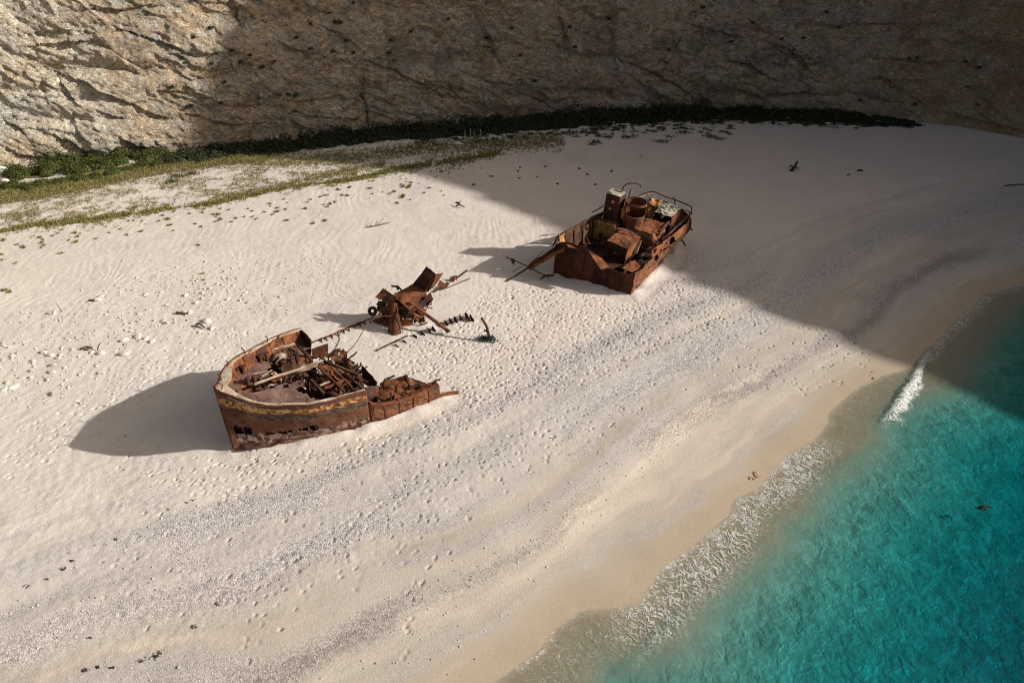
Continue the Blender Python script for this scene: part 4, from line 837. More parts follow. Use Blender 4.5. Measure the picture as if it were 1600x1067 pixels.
for (x, y) in ((947, 461), (972, 465), (988, 470)): MB().tube([LS(x, y, -.35), LS(x + 1, y - 12, .2)], .05, 5).build('bent_bar', r_dark, stern)
# well deck
wd_ = np.zeros((34, 30, 3))
for i in range(34):
    for j in range(30):
        u = .2 + 11.6 * i / 33; c_ = j / 29; vp = np.interp(u, [p[0] for p in pt_], [p[1] for p in pt_]) + .1; vs_ = np.interp(u, [0, 6.5, 9, 10.8, 12.2], [3.25, 3.4, 3.5, 3.4, 2.6]); 
        wd_[i, j] = L(u, vp + (vs_ - vp) * c_, 1.42 + .05 * (u - 1) + .02 * math.sin(c_ * 3.1))
U_, C_ = np.meshgrid(np.linspace(0, 1, 33), np.linspace(0, 1, 29), indexing='ij')
MB().sheet(wd_, .04, .06, .8, 29, ~(vnoise(U_ * 12, C_ * 8, seed=105) > .55)).build('well_deck', r_dark, stern)
MB().plate([L(.4, -2.6, .15), L(10, -.6, .3), L(9.5, 1.6, .3), L(.4, 2.9, .3)], 10, 10, .05, .1, 0, 0, 30).build('hold_floor', r_dark, stern)
def house(name, u0, u1, v0, v1, w0, w1, mats, seed, dent=.05, rag=.02, slope=0.0, parent=stern, skip=(), label=None, hole=0.0):
    """a plated house: front, starboard, port, back and roof plates"""
    e = .03
    sides = {'front': [L(u0, v0, w0), L(u0, v1, w0), L(u0, v1 - slope, w1), L(u0, v0, w1)], 'starboard': [L(u0 + e, v1, w0), L(u1 - e, v1, w0), L(u1 - e, v1 - slope, w1), L(u0 + e, v1 - slope, w1)],
             'port': [L(u1 - e, v0, w0), L(u0 + e, v0, w0), L(u0 + e, v0, w1), L(u1 - e, v0, w1)], 'back': [L(u1, v1, w0), L(u1, v0, w0), L(u1, v0, w1), L(u1, v1 - slope, w1)]}
    roof = MB().plate([L(u0 - e, v0 - e, w1 + e), L(u1 + e, v0 - e, w1 + e), L(u1 + e, v1 - slope + e, w1 + e), L(u0 - e, v1 - slope + e, w1 + e)], 10, 8, .04, dent, rag, hole, seed, .9)
    h = roof.build(name, mats['roof'], parent, label)
    for k, (nm, c_) in enumerate(sides.items()):
        if nm in skip: continue
        MB().plate(c_, 10, 8, .035, dent, rag, hole if nm == 'starboard' else 0, seed + k + 1, .9).build(nm + '_wall', mats.get(nm, mats['roof']), h)
    return h
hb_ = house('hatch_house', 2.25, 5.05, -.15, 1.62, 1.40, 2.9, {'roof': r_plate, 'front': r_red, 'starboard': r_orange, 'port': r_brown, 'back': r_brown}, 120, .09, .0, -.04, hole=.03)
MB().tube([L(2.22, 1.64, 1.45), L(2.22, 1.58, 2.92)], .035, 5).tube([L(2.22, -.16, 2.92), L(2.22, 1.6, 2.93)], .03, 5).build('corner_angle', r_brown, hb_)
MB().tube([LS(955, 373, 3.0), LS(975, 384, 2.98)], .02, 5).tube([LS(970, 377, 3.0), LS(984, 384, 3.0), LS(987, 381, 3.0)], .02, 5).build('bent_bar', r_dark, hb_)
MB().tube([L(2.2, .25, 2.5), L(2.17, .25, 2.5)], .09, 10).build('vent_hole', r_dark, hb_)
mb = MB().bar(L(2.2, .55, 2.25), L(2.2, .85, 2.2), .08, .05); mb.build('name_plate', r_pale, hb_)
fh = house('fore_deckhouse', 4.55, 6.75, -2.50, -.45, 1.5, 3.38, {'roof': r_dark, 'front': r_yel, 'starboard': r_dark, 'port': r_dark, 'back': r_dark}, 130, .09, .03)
MB().plate([L(4.5, -.45, 1.6), L(5.2, .4, 1.6), L(5.2, .4, 3.2), L(4.6, -.4, 3.3)], 8, 8, .03, .08, .1, .15, 135).build('torn_wall', r_dark, fh)
MB().plate([LS(956, 356, 3.3), LS(973, 356, 3.35), LS(1003, 366, 3.05), LS(985, 364, 3.1)], 12, 5, .03, .08, .12, .08, 136, .5).build('roof_flap', r_mauve, fh)
MB().tube([L(4.3, -2.7, 3.45), LS(940, 341, 3.75), LS(945, 330, 4.2)], .06, 6).build('bent_bar', r_dark, fh)
tw = house('vent_trunk', 5.15, 6.35, -2.02, -.80, 3.43, 5.55, {'roof': r_crust, 'front': r_red, 'starboard': r_dark, 'port': r_dark, 'back': r_dark}, 140, .03, .01, label='tall square trunk with a white crusted top')
for (v, w_, s_) in ((-1.35, 5.0, .13), (-1.5, 4.35, .10)): 
    MB().plate([L(5.10, v - s_, w_ - s_), L(5.10, v + s_, w_ - s_), L(5.10, v + s_, w_ + s_), L(5.10, v - s_, w_ + s_)], 5, 5, .02, .01, .12, 0, 145 + int(w_ * 3)).build('paint_patch', r_pale, tw)
MB().plate([L(5.2, -1.98, 5.63), L(5.6, -1.95, 5.63), L(5.65, -1.5, 5.64), L(5.2, -1.55, 5.63)], 6, 6, .10, .08, .15, 0, 147, .3).build('crust', r_crust, tw); MB().plate([L(5.9, -1.5, 5.63), L(6.33, -1.6, 5.63), L(6.33, -.9, 5.64), L(6.0, -.95, 5.63)], 6, 6, .09, .08, .15, 0, 148, .3).build('crust', r_crust, tw)
MB().tube([LS(972, 298, 5.6), LS(974, 292, 5.95), LS(979, 288, 6.15), LS(986, 286.3, 6.25), LS(993, 286.3, 6.25), LS(1000, 289, 6.1), LS(1001, 292, 5.9)], .055, 6).build('bent_pipe', r_dark, tw)
MB().tube([L(6.4, -.55, 5.2), L(6.45, -.5, 5.9)], .05, 6).build('bent_bar', r_dark, tw)
MB().tube([LS(925, 332, 3.9), LS(943, 322, 4.1)], .05, 5).build('bent_bar', r_dark, tw)
# funnel: an open ring above a torn front
fu, fv, fr_ = 6.05, .30, .88; P = np.zeros((49, 20, 3)); kf = np.ones((48, 19), bool)
for i in range(49):
    t = 2 * math.pi * i / 48
    for j in range(20): P[i, j] = L(fu + fr_ * math.cos(t), fv + fr_ * math.sin(t) * .96, 1.7 + 3.5 * j / 19)
for i in range(48):
    t = 2 * math.pi * i / 48; f = math.cos(t - R(140)) + .08 * vnoise(np.array(i * .5), np.array(0.), seed=106)
    for j in range(19):
        w_ = 1.7 + 3.5 * (j + .5) / 19
        if f > .35 and 4.15 < w_ < 5.0: kf[i, j] = False
fn = MB().sheet(P, .04, .03, .8, 31, kf).build('funnel', r_brown, stern, 'round rusty funnel open at the top with a torn front')
MB().tube([L(fu + .9 * math.cos(t), fv + .87 * math.sin(t), 5.2) for t in np.linspace(0, 2 * math.pi, 30)], .045, 6, False).build('rim', r_dark, fn)
MB().tube([L(fu + .9 * math.cos(t), fv + .87 * math.sin(t), 4.13) for t in np.linspace(R(75), R(205), 14)], .04, 6).build('rim', r_mauve, fn)
MB().plate([L(5.35, -.55, 3.6), L(5.5, -.2, 3.5), L(5.45, -.25, 4.6), L(5.35, -.6, 4.7)], 6, 8, .03, .07, .12, .1, 150, .4).build('torn_panel', r_yel, fn)
MB().plate([LS(968, 330, 4.2), LS(984, 322, 4.4), LS(985, 331, 4.1), LS(972, 337, 3.9)], 6, 5, .03, .08, .15, .1, 151, .4).build('torn_panel', r_yel, fn)
# engine casing and its sloping side
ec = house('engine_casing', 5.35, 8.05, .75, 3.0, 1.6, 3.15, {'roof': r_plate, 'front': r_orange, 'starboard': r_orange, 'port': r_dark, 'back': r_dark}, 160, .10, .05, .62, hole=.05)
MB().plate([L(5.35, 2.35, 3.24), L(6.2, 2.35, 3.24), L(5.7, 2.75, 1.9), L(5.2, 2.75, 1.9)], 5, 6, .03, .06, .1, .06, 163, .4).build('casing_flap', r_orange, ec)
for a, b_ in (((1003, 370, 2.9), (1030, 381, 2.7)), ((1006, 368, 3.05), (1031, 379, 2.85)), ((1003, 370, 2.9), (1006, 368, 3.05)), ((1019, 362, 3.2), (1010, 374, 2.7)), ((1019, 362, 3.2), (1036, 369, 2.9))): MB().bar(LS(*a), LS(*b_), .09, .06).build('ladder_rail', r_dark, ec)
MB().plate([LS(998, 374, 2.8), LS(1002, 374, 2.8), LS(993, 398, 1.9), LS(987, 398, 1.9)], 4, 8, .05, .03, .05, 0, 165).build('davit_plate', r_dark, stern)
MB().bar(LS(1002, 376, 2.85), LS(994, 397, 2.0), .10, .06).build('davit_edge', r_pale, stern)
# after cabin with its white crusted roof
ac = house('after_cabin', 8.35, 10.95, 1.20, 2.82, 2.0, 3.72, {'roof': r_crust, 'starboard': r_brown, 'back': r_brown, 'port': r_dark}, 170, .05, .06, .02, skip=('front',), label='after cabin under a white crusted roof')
for u in np.linspace(8.6, 10.8, 8): MB().plate([L(u - .2, 1.3 + .1 * math.sin(u * 9), 3.79), L(u + .2, 1.3, 3.79), L(u + .22, 2.6, 3.80), L(u - .2, 2.6 + .1 * math.cos(u * 7), 3.79)], 6, 8, .06, .08, .15, .10, int(u * 50), .3).build('crust', r_crust, ac)
MB().bar(L(8.3, 1.25, 3.6), L(8.0, .95, 2.3), .16, .08).build('post', r_orange, ac); MB().bar(L(8.3, .3, 3.7), L(8.1, .5, 2.0), .35, .05).build('post', r_yel, ac)
MB().bar(LS(1032, 340, 2.9), LS(1036, 337, 3.0), .25, .1).build('loose_panel', r_crust, ac)
for c_, mt, sd_ in (([(1000, 318, 3.9), (1012, 314, 4.0), (1008, 332, 3.2), (1001, 336, 3.0)], r_yel, 180), ([(1018, 308, 4.0), (1036, 314, 3.9), (1030, 325, 3.5), (1014, 318, 3.7)], r_yel, 181), ([(1004, 312, 4.0), (1022, 306, 4.1), (1024, 311, 3.8), (1006, 318, 3.7)], r_dark, 182),
                     ([(1030, 318, 3.7), (1046, 316, 3.8), (1040, 326, 3.6), (1026, 328, 3.5)], r_crust, 183), ([(1014, 322, 3.4), (1024, 324, 3.3), (1016, 342, 2.9), (1010, 338, 2.9)], r_orange, 184)):
    MB().plate(px3([(0, 0, 1)]) and [LS(*p) for p in c_], 8, 6, .03, .10, .12, .10, sd_, .4).build('torn_panel', mt, stern)
# rails round the stern
MB().tube(resample([LS(*p) for p in [(997, 307, 3.9), (1009, 301.5, 4.15), (1022, 300, 4.3), (1036, 306, 4.2), (1054, 312, 4.15), (1068, 317.5, 4.1), (1078.5, 322.5, 4.0), (1081, 326, 3.8), (1080, 334, 3.25)]], 30), .05, 6).build('stern_rail', r_dark, stern)
MB().tube([LS(*p) for p in [(997, 309, 3.75), (1010, 304.5, 3.95), (1021, 303, 4.05)]], .06, 6).build('stern_rail', r_pale, stern)
MB().tube([LS(*p) for p in [(1036, 314, 3.7), (1054, 321, 3.55), (1066, 327, 3.4), (1080, 333, 3.25)]], .035, 5).build('stern_rail', r_dark, stern)
MB().tube([LS(1053, 308.5, 4.4), LS(1055.5, 322, 3.5)], .05, 5).build('stanchion', r_dark, stern)
MB().bar(LS(1081, 333, 3.25), LS(1058, 354, 2.95), .16, .08).build('starboard_rail', r_mauve, stern)
for a, b_, r_ in [((1060, 352, 3.0), (1034, 376, 2.75), .07), ((1064, 330, 3.5), (1030, 362, 3.1), .07), ((1056, 338, 3.3), (1028, 368, 2.9), .06), ((1040, 350, 3.2), (1058, 356, 2.95), .05), ((1040, 378, 2.6), (998, 402, 2.15), .09), ((1034, 372, 2.7), (1010, 392, 2.3), .06),
                  ((1058, 355, 2.9), (1056, 370, 2.2), .03), ((1066, 348, 2.95), (1063, 362, 2.3), .03), ((1074, 340, 3.1), (1072, 354, 2.4), .03), ((1076, 352, 2.4), (1082, 360, 1.9), .05), ((1064, 372, 1.9), (1071, 384, 1.1), .05), ((1046, 352, 3.1), (1050, 366, 2.5), .03), ((1020, 384, 2.4), (1023, 396, 1.9), .03)]:
    MB().tube([LS(*a), lp(LS(*a), LS(*b_), .5) + rng.normal(0, .04, 3), LS(*b_)], r_ * 1.35, 5).build('starboard_rail' if r_ > .04 else 'stanchion', r_dark, stern)
n = 0
while n < 96:
    u, v = rng.uniform(1.2, 11.6), rng.uniform(-2.2, 3.1); n += 1
    if n < 30: v = rng.uniform(2.45, 3.25)
    elif n < 50: u, v = rng.uniform(6.5, 11.4), rng.uniform(-1.2, 2.6)
    p = L(u, v, rng.uniform(1.45, 1.9) + .05 * u); a = SU * rng.normal(0, 1) + SV * rng.normal(0, 1) + SW * rng.normal(0, .4); a /= np.linalg.norm(a); b_ = np.cross(a, SW + rng.normal(0, .5, 3)); b_ /= np.linalg.norm(b_)
    if n % 2: l, h = rng.uniform(.2, .55), rng.uniform(.12, .35); MB().plate([p - a * l - b_ * h, p + a * l - b_ * h, p + a * l + b_ * h, p - a * l + b_ * h], 6, 5, .03, .09, .2, .06, n + 300, .4).build('scrap_plate', [r_brown, r_orange, r_dark, r_plate, r_dark][n // 2 % 5], stern)
    else: l = rng.uniform(.3, .9); MB().tube([p - a * l, p + b_ * .1, p + a * l], rng.uniform(.02, .045), 5).build('bent_bar', [r_dark, r_brown][n // 2 % 2], stern)
# the broken spar hanging out over the sand
A_, B2 = at(880, 387, 2.55), at(827, 420, .75); d_ = B2 - A_; sdv = np.cross(d_ / np.linalg.norm(d_), (0, 0, 1)); sdv /= np.linalg.norm(sdv)
P = np.zeros((22, 9, 3)); pr_ = [(-.50, .30), (-.48, .0), (-.30, -.02), (-.15, -.03), (0, -.03), (.15, -.03), (.30, -.02), (.46, .0), (.48, .32)]
for i in range(22):
    for j, (a, h) in enumerate(pr_): P[i, j] = A_ + d_ * i / 21 + sdv * a * (1.05 - .45 * i / 21) + np.array([0, 0, h * (1 - .3 * i / 21)])
sp_ = MB().sheet(P, .05, .05, .6, 33, np.array([[not (i > 17 and (i + j) % 4 == 0) for j in range(8)] for i in range(21)])).build('broken_spar', r_brown, stern, 'broken channel girder slanting down to the sand')
for pts, r_, mt in [([(792, 439.5, .06), (810, 428, .35), (828, 417, .85)], .07, r_dark), ([(790, 401.5, .95), (806, 408, .9), (826, 417, .8), (842, 426, .5), (858, 433.5, .1)], .05, r_dark), ([(845, 436, .12), (852, 431, .3), (866, 430, .3)], .09, r_dark), ([(850, 391, 1.6), (830, 410, .85), (822, 420, .6)], .02, r_dark), ([(800, 404, .95), (803, 414, .55)], .06, r_dark), ([(800, 425, .05), (815, 416, .5)], .025, r_dark), ([(826, 416, .9), (834, 408, 1.2), (842, 402, 1.5)], .05, r_dark)]:
    MB().tube(px3(pts), r_, 6).build('spar_rod', mt, sp_)
MB().plate(px3([(798, 402, 1.1), (806, 406, 1.05), (803, 414, .6), (800, 410, .7)]), 4, 4, .03, .03, .1, 0, 190).build('spar_plate', r_dark, sp_)
MB().tube(px3([(864, 384, 2.3), (873, 366, 3.55)]), .06, 6).build('bent_bar', r_dark, stern)

# ================================================================== WRECKAGE BETWEEN THE TWO
mid = empty('hull_wreckage', (-7.8, 45.3, 0), 'crumpled heap of rusty hull plates with a pipe, between bow and stern', 'wreckage')
for (c_, mt, nm, dn, rg, lab) in [
    ([(612, 461, 2.3), (644, 444, 2.65), (669, 455, 2.25), (638, 484, 1.75)], r_plate, 'deck_plate', .06, .02, 'broad lit rusty plate on top'),
    ([(644, 444.5, 2.66), (667, 416, 4.25), (683, 429, 4.0), (670, 456, 2.22)], r_dark, 'upright_plate', .07, .02, 'dark plate standing upright'),
    ([(631, 476, 1.80), (663, 450, 2.28), (671, 472, 1.3), (646, 498, .6)], r_dark, 'under_plate', .04, .0, None),
    ([(617, 456, 2.22), (641, 481, 1.68), (634, 500, .9), (608, 478, 1.5)], r_dark, 'under_plate', .04, .0, None),
    ([(662, 459, 2.1), (680, 428, 3.98), (694, 426, 3.75), (677, 451, 2.25)], r_plate, 'torn_plate', .05, .05, None),
    ([(683, 447, 2.0), (687, 437, 2.5), (700, 446, 1.9), (692, 449, 1.8)], r_brown, 'torn_plate', .05, .06, None),
    ([(586, 464, 2.2), (599, 450, 2.65), (606, 456, 2.5), (594, 470, 1.95)], r_brown, 'torn_plate', .05, .03, None),
    ([(599, 450, 2.66), (621, 465, 2.2), (612, 480, 1.6), (596, 470, 1.9)], r_dark, 'torn_plate', .05, .03, None),
    ([(590, 470, 1.8), (606, 470, 1.8), (598, 492, .7), (588, 484, .9)], r_dark, 'torn_plate', .07, .05, None),
    ([(596, 482, 1.3), (614, 469, 1.95), (613, 495, .7), (596, 494, .4)], r_plate, 'torn_plate', .07, .04, None),
    ([(617, 475, 1.8), (633, 480, 1.65), (628, 502, .55), (614, 496, .7)], r_plate, 'torn_plate', .06, .05, None),
    ([(629, 486, 1.5), (646, 478, 1.7), (648, 494, .7), (632, 500, .5)], r_dark, 'torn_plate', .06, .05, None),
    ([(646, 480, 1.55), (669, 482, 1.0), (646, 508, .10), (648, 494, .6)], r_plate, 'torn_plate', .05, .04, None),
    ([(622, 501, .55), (646, 497, .75), (645, 508, .05), (626, 512, .02)], r_orange, 'torn_plate', .06, .03, None),
    ([(655, 474, 1.5), (672, 457, 2.2), (677, 466, 1.6), (668, 481, .9)], r_dark, 'torn_plate', .08, .08, None),
    ([(594, 510, .1), (611, 492, .8), (620, 500, .5), (604, 513, 0)], r_brown, 'torn_plate', .06, .06, None),
    ([(580, 500, .25), (606, 490, .8), (610, 498, .5), (590, 509, .1)], r_dark, 'torn_plate', .06, .08, None)]:
    MB().plate(px3(c_), 10, 10, .035, dn, rg, .02, int(c_[0][0]) + 7, .7).build(nm, mt, mid, lab)
P = np.zeros((16, 9, 3)); p0, p1, g0, g1 = at(613, 473, 1.95), at(622, 472, 1.95), at(605, 521, -.1), at(627.5, 524, -.1)
for i in range(16):
    for j in range(9):
        t, s_ = i / 15, j / 8; P[i, j] = lp(lp(p0, p1, s_), lp(g0, g1, s_), t ** .8) + np.array([0, -1, .2]) * math.sin(math.pi * s_) * (.10 + .35 * t)
MB().sheet(P, .035, .05, .5, 35).build('splayed_leg', r_brown, mid, 'splayed plate leg reaching down to the sand')
MB().tube([at(619, 474, 2.05), at(624, 500, .95), at(630, 520, .1)], .03, 5).build('bent_bar', r_mauve, mid)
pp = MB().tube(px3([(640, 472, 2.1), (668, 493, 1.25), (699, 516, .30)]), .125, 12).build('pipe', r_brown, mid, 'long thick pipe slanting down to the sand')
MB().tube(px3([(697, 515, .34), (701, 518, .26)]), .15, 12).build('pipe_collar', r_dark, pp)
MB().tube([at(582, 486, 1.0) + np.array([math.cos(t) * .22, .1 * math.sin(t), math.sin(t) * .22]) for t in np.linspace(0, 2 * math.pi, 16)], .13, 6, False).build('flange_ring', r_dark, mid)
MB().plate(px3([(634, 478, 1.85), (641, 470, 2.15), (648, 477, 1.95), (639, 484, 1.75)]), 4, 4, .05, .02, .02, 0, 200).build('patch_plate', r_orange, mid)
for pts, r_ in [([(612, 447, 2.4), (622, 448, 2.5), (628, 454, 2.4)], .07), ([(620, 447, 2.75), (622, 452, 2.45)], .09), ([(603, 452, 2.7), (597, 478, 1.4), (583, 494, .6)], .05), ([(606, 455, 2.5), (604, 472, 1.8)], .04), ([(637, 494, .8), (650, 499, .5), (659, 507, .15), (668, 504, .2)], .06), ([(672, 458, 1.9), (676, 468, 1.3)], .05), ([(668, 476, 1.2), (674, 476, 1.2), (673, 470, 1.5)], .05), ([(664, 480, 1.0), (676, 482, .8)], .04), ([(588, 476, 1.5), (600, 470, 1.7)], .06), ([(652, 420, 4.0), (668, 415, 4.35)], .03)][:-1]:
    MB().tube(px3(pts), r_, 6).build('bent_bar', r_dark, mid)
for n in range(22):
    p = at(rng.uniform(585, 672), rng.uniform(470, 500), rng.uniform(.3, 1.3)); a = rng.normal(0, 1, 3); a /= np.linalg.norm(a); b_ = np.cross(a, rng.normal(0, 1, 3)); b_ /= np.linalg.norm(b_); l, h = rng.uniform(.15, .45), rng.uniform(.1, .3)
    MB().plate([p - a * l - b_ * h, p + a * l - b_ * h, p + a * l + b_ * h, p - a * l + b_ * h], 6, 5, .03, .08, .2, .05, n + 400, .4).build('scrap_plate', [r_brown, r_plate, r_dark][n % 3], mid)
# cable drooping from the heap to the bow
cb_ = MB().tube(resample(px3([(612, 494, 1.15), (600, 493.5, 1.25), (588, 497, 1.2), (575, 504, 1.05), (566, 519, .85), (556, 536, .85), (545, 548, 1.1), (528, 560, 1.6)]), 30), .030, 7).build('cable', r_brown)
tag(cb_, 'thin brown cable curving from the plate heap down to the bow', 'cable')
# buried hull edge and rib rows in the sand
def ground_strip(name, pts, h, mt, label, cat, stubs=()):
    q = resample([on(*p) for p in pts], 40); o = empty(name, tuple(q[20]), label, cat)
    hh = h * (.5 + .5 * np.abs(vnoise(np.arange(40) * .37, np.arange(40) * 0., seed=int(pts[0][0]))))
    P = np.stack([q + (0, 0, -.25), q + np.stack([0 * hh, .04 + 0 * hh, hh * .5], 1), q + np.stack([0 * hh, .10 + 0 * hh, hh], 1)], 1)
    MB().sheet(P, .05, .04, .4, 41).build('plate_edge', mt, o); return o
be = ground_strip('buried_hull_edge', [(487, 537), (520, 524), (550, 511), (583, 498)], .15, r_brown, 'long rusty hull edge just showing above the sand behind the bow', 'hull edge')
for k, (x, y) in enumerate([(500, 532), (508, 529), (517, 526), (526, 522.5), (535, 518.5), (543, 515), (552, 511), (560, 508), (568, 505), (576, 502)]):
    p = on(x, y); MB().plate([p + (0, .05, .05), p + (.25, -.35, -.05), p + (.22, -.3, .04), p + (.05, .08, .2)], 4, 4, .03, .03, .1, 0, k).build('rib_stub', r_dark, be)
rr = ground_strip('rib_row', [(588, 549), (605, 541), (622, 533), (637, 526)], .12, r_dark, 'straight row of bent rib stubs poking out of sand beside the plate heap', 'rib row')
for k, (x, y, h) in enumerate([(620, 540, .2), (632, 534, .25), (648, 526, .35), (660, 521, .4), (670, 517, .5), (677, 515, .5), (690, 509, .5), (697, 506.5, .6), (704, 504, .7), (712, 502, .75), (720, 499, .8), (729, 496, .85), (736, 500, .9)]):
    p = on(x, y); mb = MB()
    h *= .62; mb.plate([p + (-.14, .10, -.1), p + (.26, -.30, -.08), p + (.22, -.25, h * .3), p + (-.12, .08, h)], 5, 5, .035, .05, .12, 0, k + 20, .3)
    mb.tube([p + (-.36, .0, .02), p + (-.06, .08, h * .6)], .025, 5); mb.build('rib_stub', r_dark, rr)
MB().plate([on(731, 500, .02), on(735, 499, .25), on(736, 504, .15), on(732, 505, .05)], 4, 4, .03, .04, .1, 0, 60).build('rib_stub', r_orange, rr)
fr1 = empty('twisted_bar', tuple(on(690, 452)), 'twisted rusty bar lying on sand just right of the upright plate', 'scrap metal')
MB().tube([on(677, 457, .05), on(688, 454, .2), on(702, 449, .35)], .08, 6).build('bar', r_dark, fr1); MB().plate([on(686, 456, .02), on(700, 451, .05), on(701, 447, .45), on(690, 451, .4)], 6, 4, .04, .06, .2, .1, 61, .3).build('plate', r_dark, fr1)
fr2 = empty('steel_scrap', tuple(on(718, 438)), 'dark jagged frame piece on sand between plate heap and stern shadow', 'scrap metal')
MB().tube([on(704, 440, .1), on(716, 438, .3), on(730, 432, .55)], .08, 6).build('bar', r_dark, fr2); MB().plate([on(705, 443, .02), on(716, 440, .05), on(715, 436, .4), on(706, 438, .4)], 5, 4, .04, .06, .2, .1, 62, .3).build('plate', r_brown, fr2)
MB().tube([on(700, 450, .05), on(734, 436, .05)], .04, 5).build('bar', r_dark, fr2)
pst = empty('bent_post', tuple(on(764, 530)), 'bent dark post standing in a green rope tangle on the sand', 'post')
b0 = on(765, 531); MB().tube([b0 + (0, 0, -.2), at(764, 524, .45), at(760, 509, 1.05), at(752, 496, 1.55)], .105, 8, r2=.085).build('post', r_dark, pst)
MB().tube([at(763, 519, .6), at(757, 516, .8)], .07, 6).build('spur', r_dark, pst)
m_rope, nt, b = mat('green_rope'); nt.links.new(ramp(nt, noise(nt, coord(nt), 9, 4, .6), [(.35, (.008, .012, .010)), (.5, (.018, .032, .027)), (.72, (.07, .12, .10))]), b.inputs['Base Color']); b.inputs['Roughness'].default_value = .9
mb = MB()
for k in range(26):
    c_ = b0 + np.array([rng.normal(-.12, .28), rng.normal(0, .16), 0]); rr_ = rng.uniform(.08, .2); t0 = rng.uniform(0, 6)
    mb.tube([c_ + np.array([rr_ * math.cos(t0 + t), rr_ * math.sin(t0 + t), .06 + .10 * (1 + math.sin(3 * t + t0)) * rng.uniform(.6, 1)]) for t in np.linspace(0, 5.5, 9)], .03, 5)
mb.build('rope_tangle', m_rope, pst)

# ================================================================== PLANTS
def leafmat(name, a, b_, c_):
    m, nt, b = mat(name); g = N(nt, 'ShaderNodeNewGeometry').outputs['Random Per Island']
    n = noise(nt, coord(nt), .9, 3, .6); k = mth(nt, 'ADD', mth(nt, 'MULTIPLY', g, .55), mth(nt, 'MULTIPLY', n, .45))
    nt.links.new(ramp(nt, k, [(.25, a), (.5, b_), (.75, c_)]), b.inputs['Base Color']); b.inputs['Roughness'].default_value = .75; b.inputs['Specular IOR Level'].default_value = .25
    return m
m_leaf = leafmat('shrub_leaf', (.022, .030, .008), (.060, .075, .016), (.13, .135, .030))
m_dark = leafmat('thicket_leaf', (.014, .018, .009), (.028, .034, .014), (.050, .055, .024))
m_grass = leafmat('grass_blade', (.10, .105, .022), (.22, .20, .05), (.36, .30, .12))
m_dry = leafmat('dry_grass', (.14, .10, .045), (.22, .17, .08), (.32, .27, .15))
m_creep = leafmat('creeper_leaf', (.020, .028, .010), (.045, .058, .018), (.085, .090, .03))
m_stem, nt, b = mat('stem'); b.inputs['Base Color'].default_value = (.07, .05, .032, 1); b.inputs['Roughness'].default_value = .9
def cards(P, Nn, size, asp=.55):
    """one small leaf quad at each point, facing Nn, random turn"""
    n = len(P); t = rng.normal(0, 1, (n, 3)); t -= Nn * (t * Nn).sum(1, keepdims=True); t /= np.linalg.norm(t, axis=1, keepdims=True); q = np.cross(Nn, t)
    s_ = np.asarray(size).reshape(-1, 1) * np.ones((n, 1)); t = t * s_; q = q * s_ * asp
    v = np.stack([P - t, P + q * .9 + t * .1, P + t, P - q * .9 + t * .1], 1).reshape(-1, 3)
    return v, np.arange(4 * n).reshape(-1, 4)
def crown(rx, ry, rz, n, size, seed):
    d = rng.normal(0, 1, (n, 3)); d[:, 2] = np.abs(d[:, 2]) * .9 - .12; d /= np.linalg.norm(d, axis=1, keepdims=True)
    lump = 1 + .38 * vnoise(d[:, 0] * 2.2 + seed * 7.1, d[:, 1] * 2.2, d[:, 2] * 2.2, seed=seed) + .18 * vnoise(d[:, 0] * 5, d[:, 1] * 5 + seed, d[:, 2] * 5, seed=seed + 3)
    P = d * (lump * rng.uniform(.72, 1.02, n))[:, None] * np.array([rx, ry, rz]); P[:, 2] = np.maximum(P[:, 2] + .12, .03)
    Nn = d + rng.normal(0, .55, (n, 3)) + (0, 0, .3); Nn /= np.linalg.norm(Nn, axis=1, keepdims=True)
    return cards(P, Nn, rng.uniform(.6, 1.3, n) * size)
shrubs = []
for k, (rx, ry, rz, n) in enumerate([(1.9, 1.4, 1.25, 2300), (1.5, 1.2, 1.5, 2000), (2.4, 1.5, 1.05, 2600), (1.2, 1.0, .9, 1300)]):
    v, f = crown(rx, ry, rz, n, .105, 200 + k); shrubs.append((npmesh('foliage', v, f, m_leaf), rx, rz))
sprot = []
for k, (me, rx, rz) in enumerate(shrubs):
    o = bpy.data.objects.new('shrub', None); o.empty_display_size = .3; cr = bpy.data.objects.new('foliage', me); st_ = MB()
    for q in range(6): a = q * 1.05; st_.tube([(0, 0, -.2), (.25 * rx * math.cos(a), .25 * rx * math.sin(a), .3 * rz), (.6 * rx * math.cos(a), .6 * rx * math.sin(a), .75 * rz)], .05, 5, r2=.02)
    vv = np.concatenate(st_.v); sm_ = npmesh('stem', vv, st_.f, m_stem); s2 = bpy.data.objects.new('stem', sm_); cr.parent = o; s2.parent = o; sprot.append((o, cr, s2))
def put_shrub(k, p, sc, rot, label, group, sx=1.0):
    o0, c0_, s0_ = sprot[k]; o = o0.copy(); c_ = c0_.copy(); s_ = s0_.copy()
    for q in (o, c_, s_): col.objects.link(q)
    c_.parent = o; s_.parent = o; o.location = p; o.rotation_euler = (0, 0, rot); o.scale = (sc * sx, sc, sc); tag(o, label, 'shrub', group); return o
for i, (x, y, k, sc) in enumerate([(12, 283, 2, .8), (30, 287, 3, 1.0), (52, 284, 2, .85), (78, 280, 0, .9), (88, 268, 1, 1.0), (108, 270, 0, 1.0), (118, 282, 3, 1.0), (140, 268, 2, .95), (158, 276, 3, 1.0), (172, 262, 0, 1.0), (195, 258, 1, .95), (215, 258, 2, .8), (188, 268, 3, .9), (238, 254, 0, .85), (255, 250, 3, 1.1), (232, 262, 3, .8), (5, 268, 0, .8)]):
    put_shrub(k, tuple(on(x, y - 13, -.05)), sc * 1.0, i * 1.7, 'sunlit green shrub at the foot of the lit cliff on the left', 'sunlit shrubs at the cliff foot', 1.1)
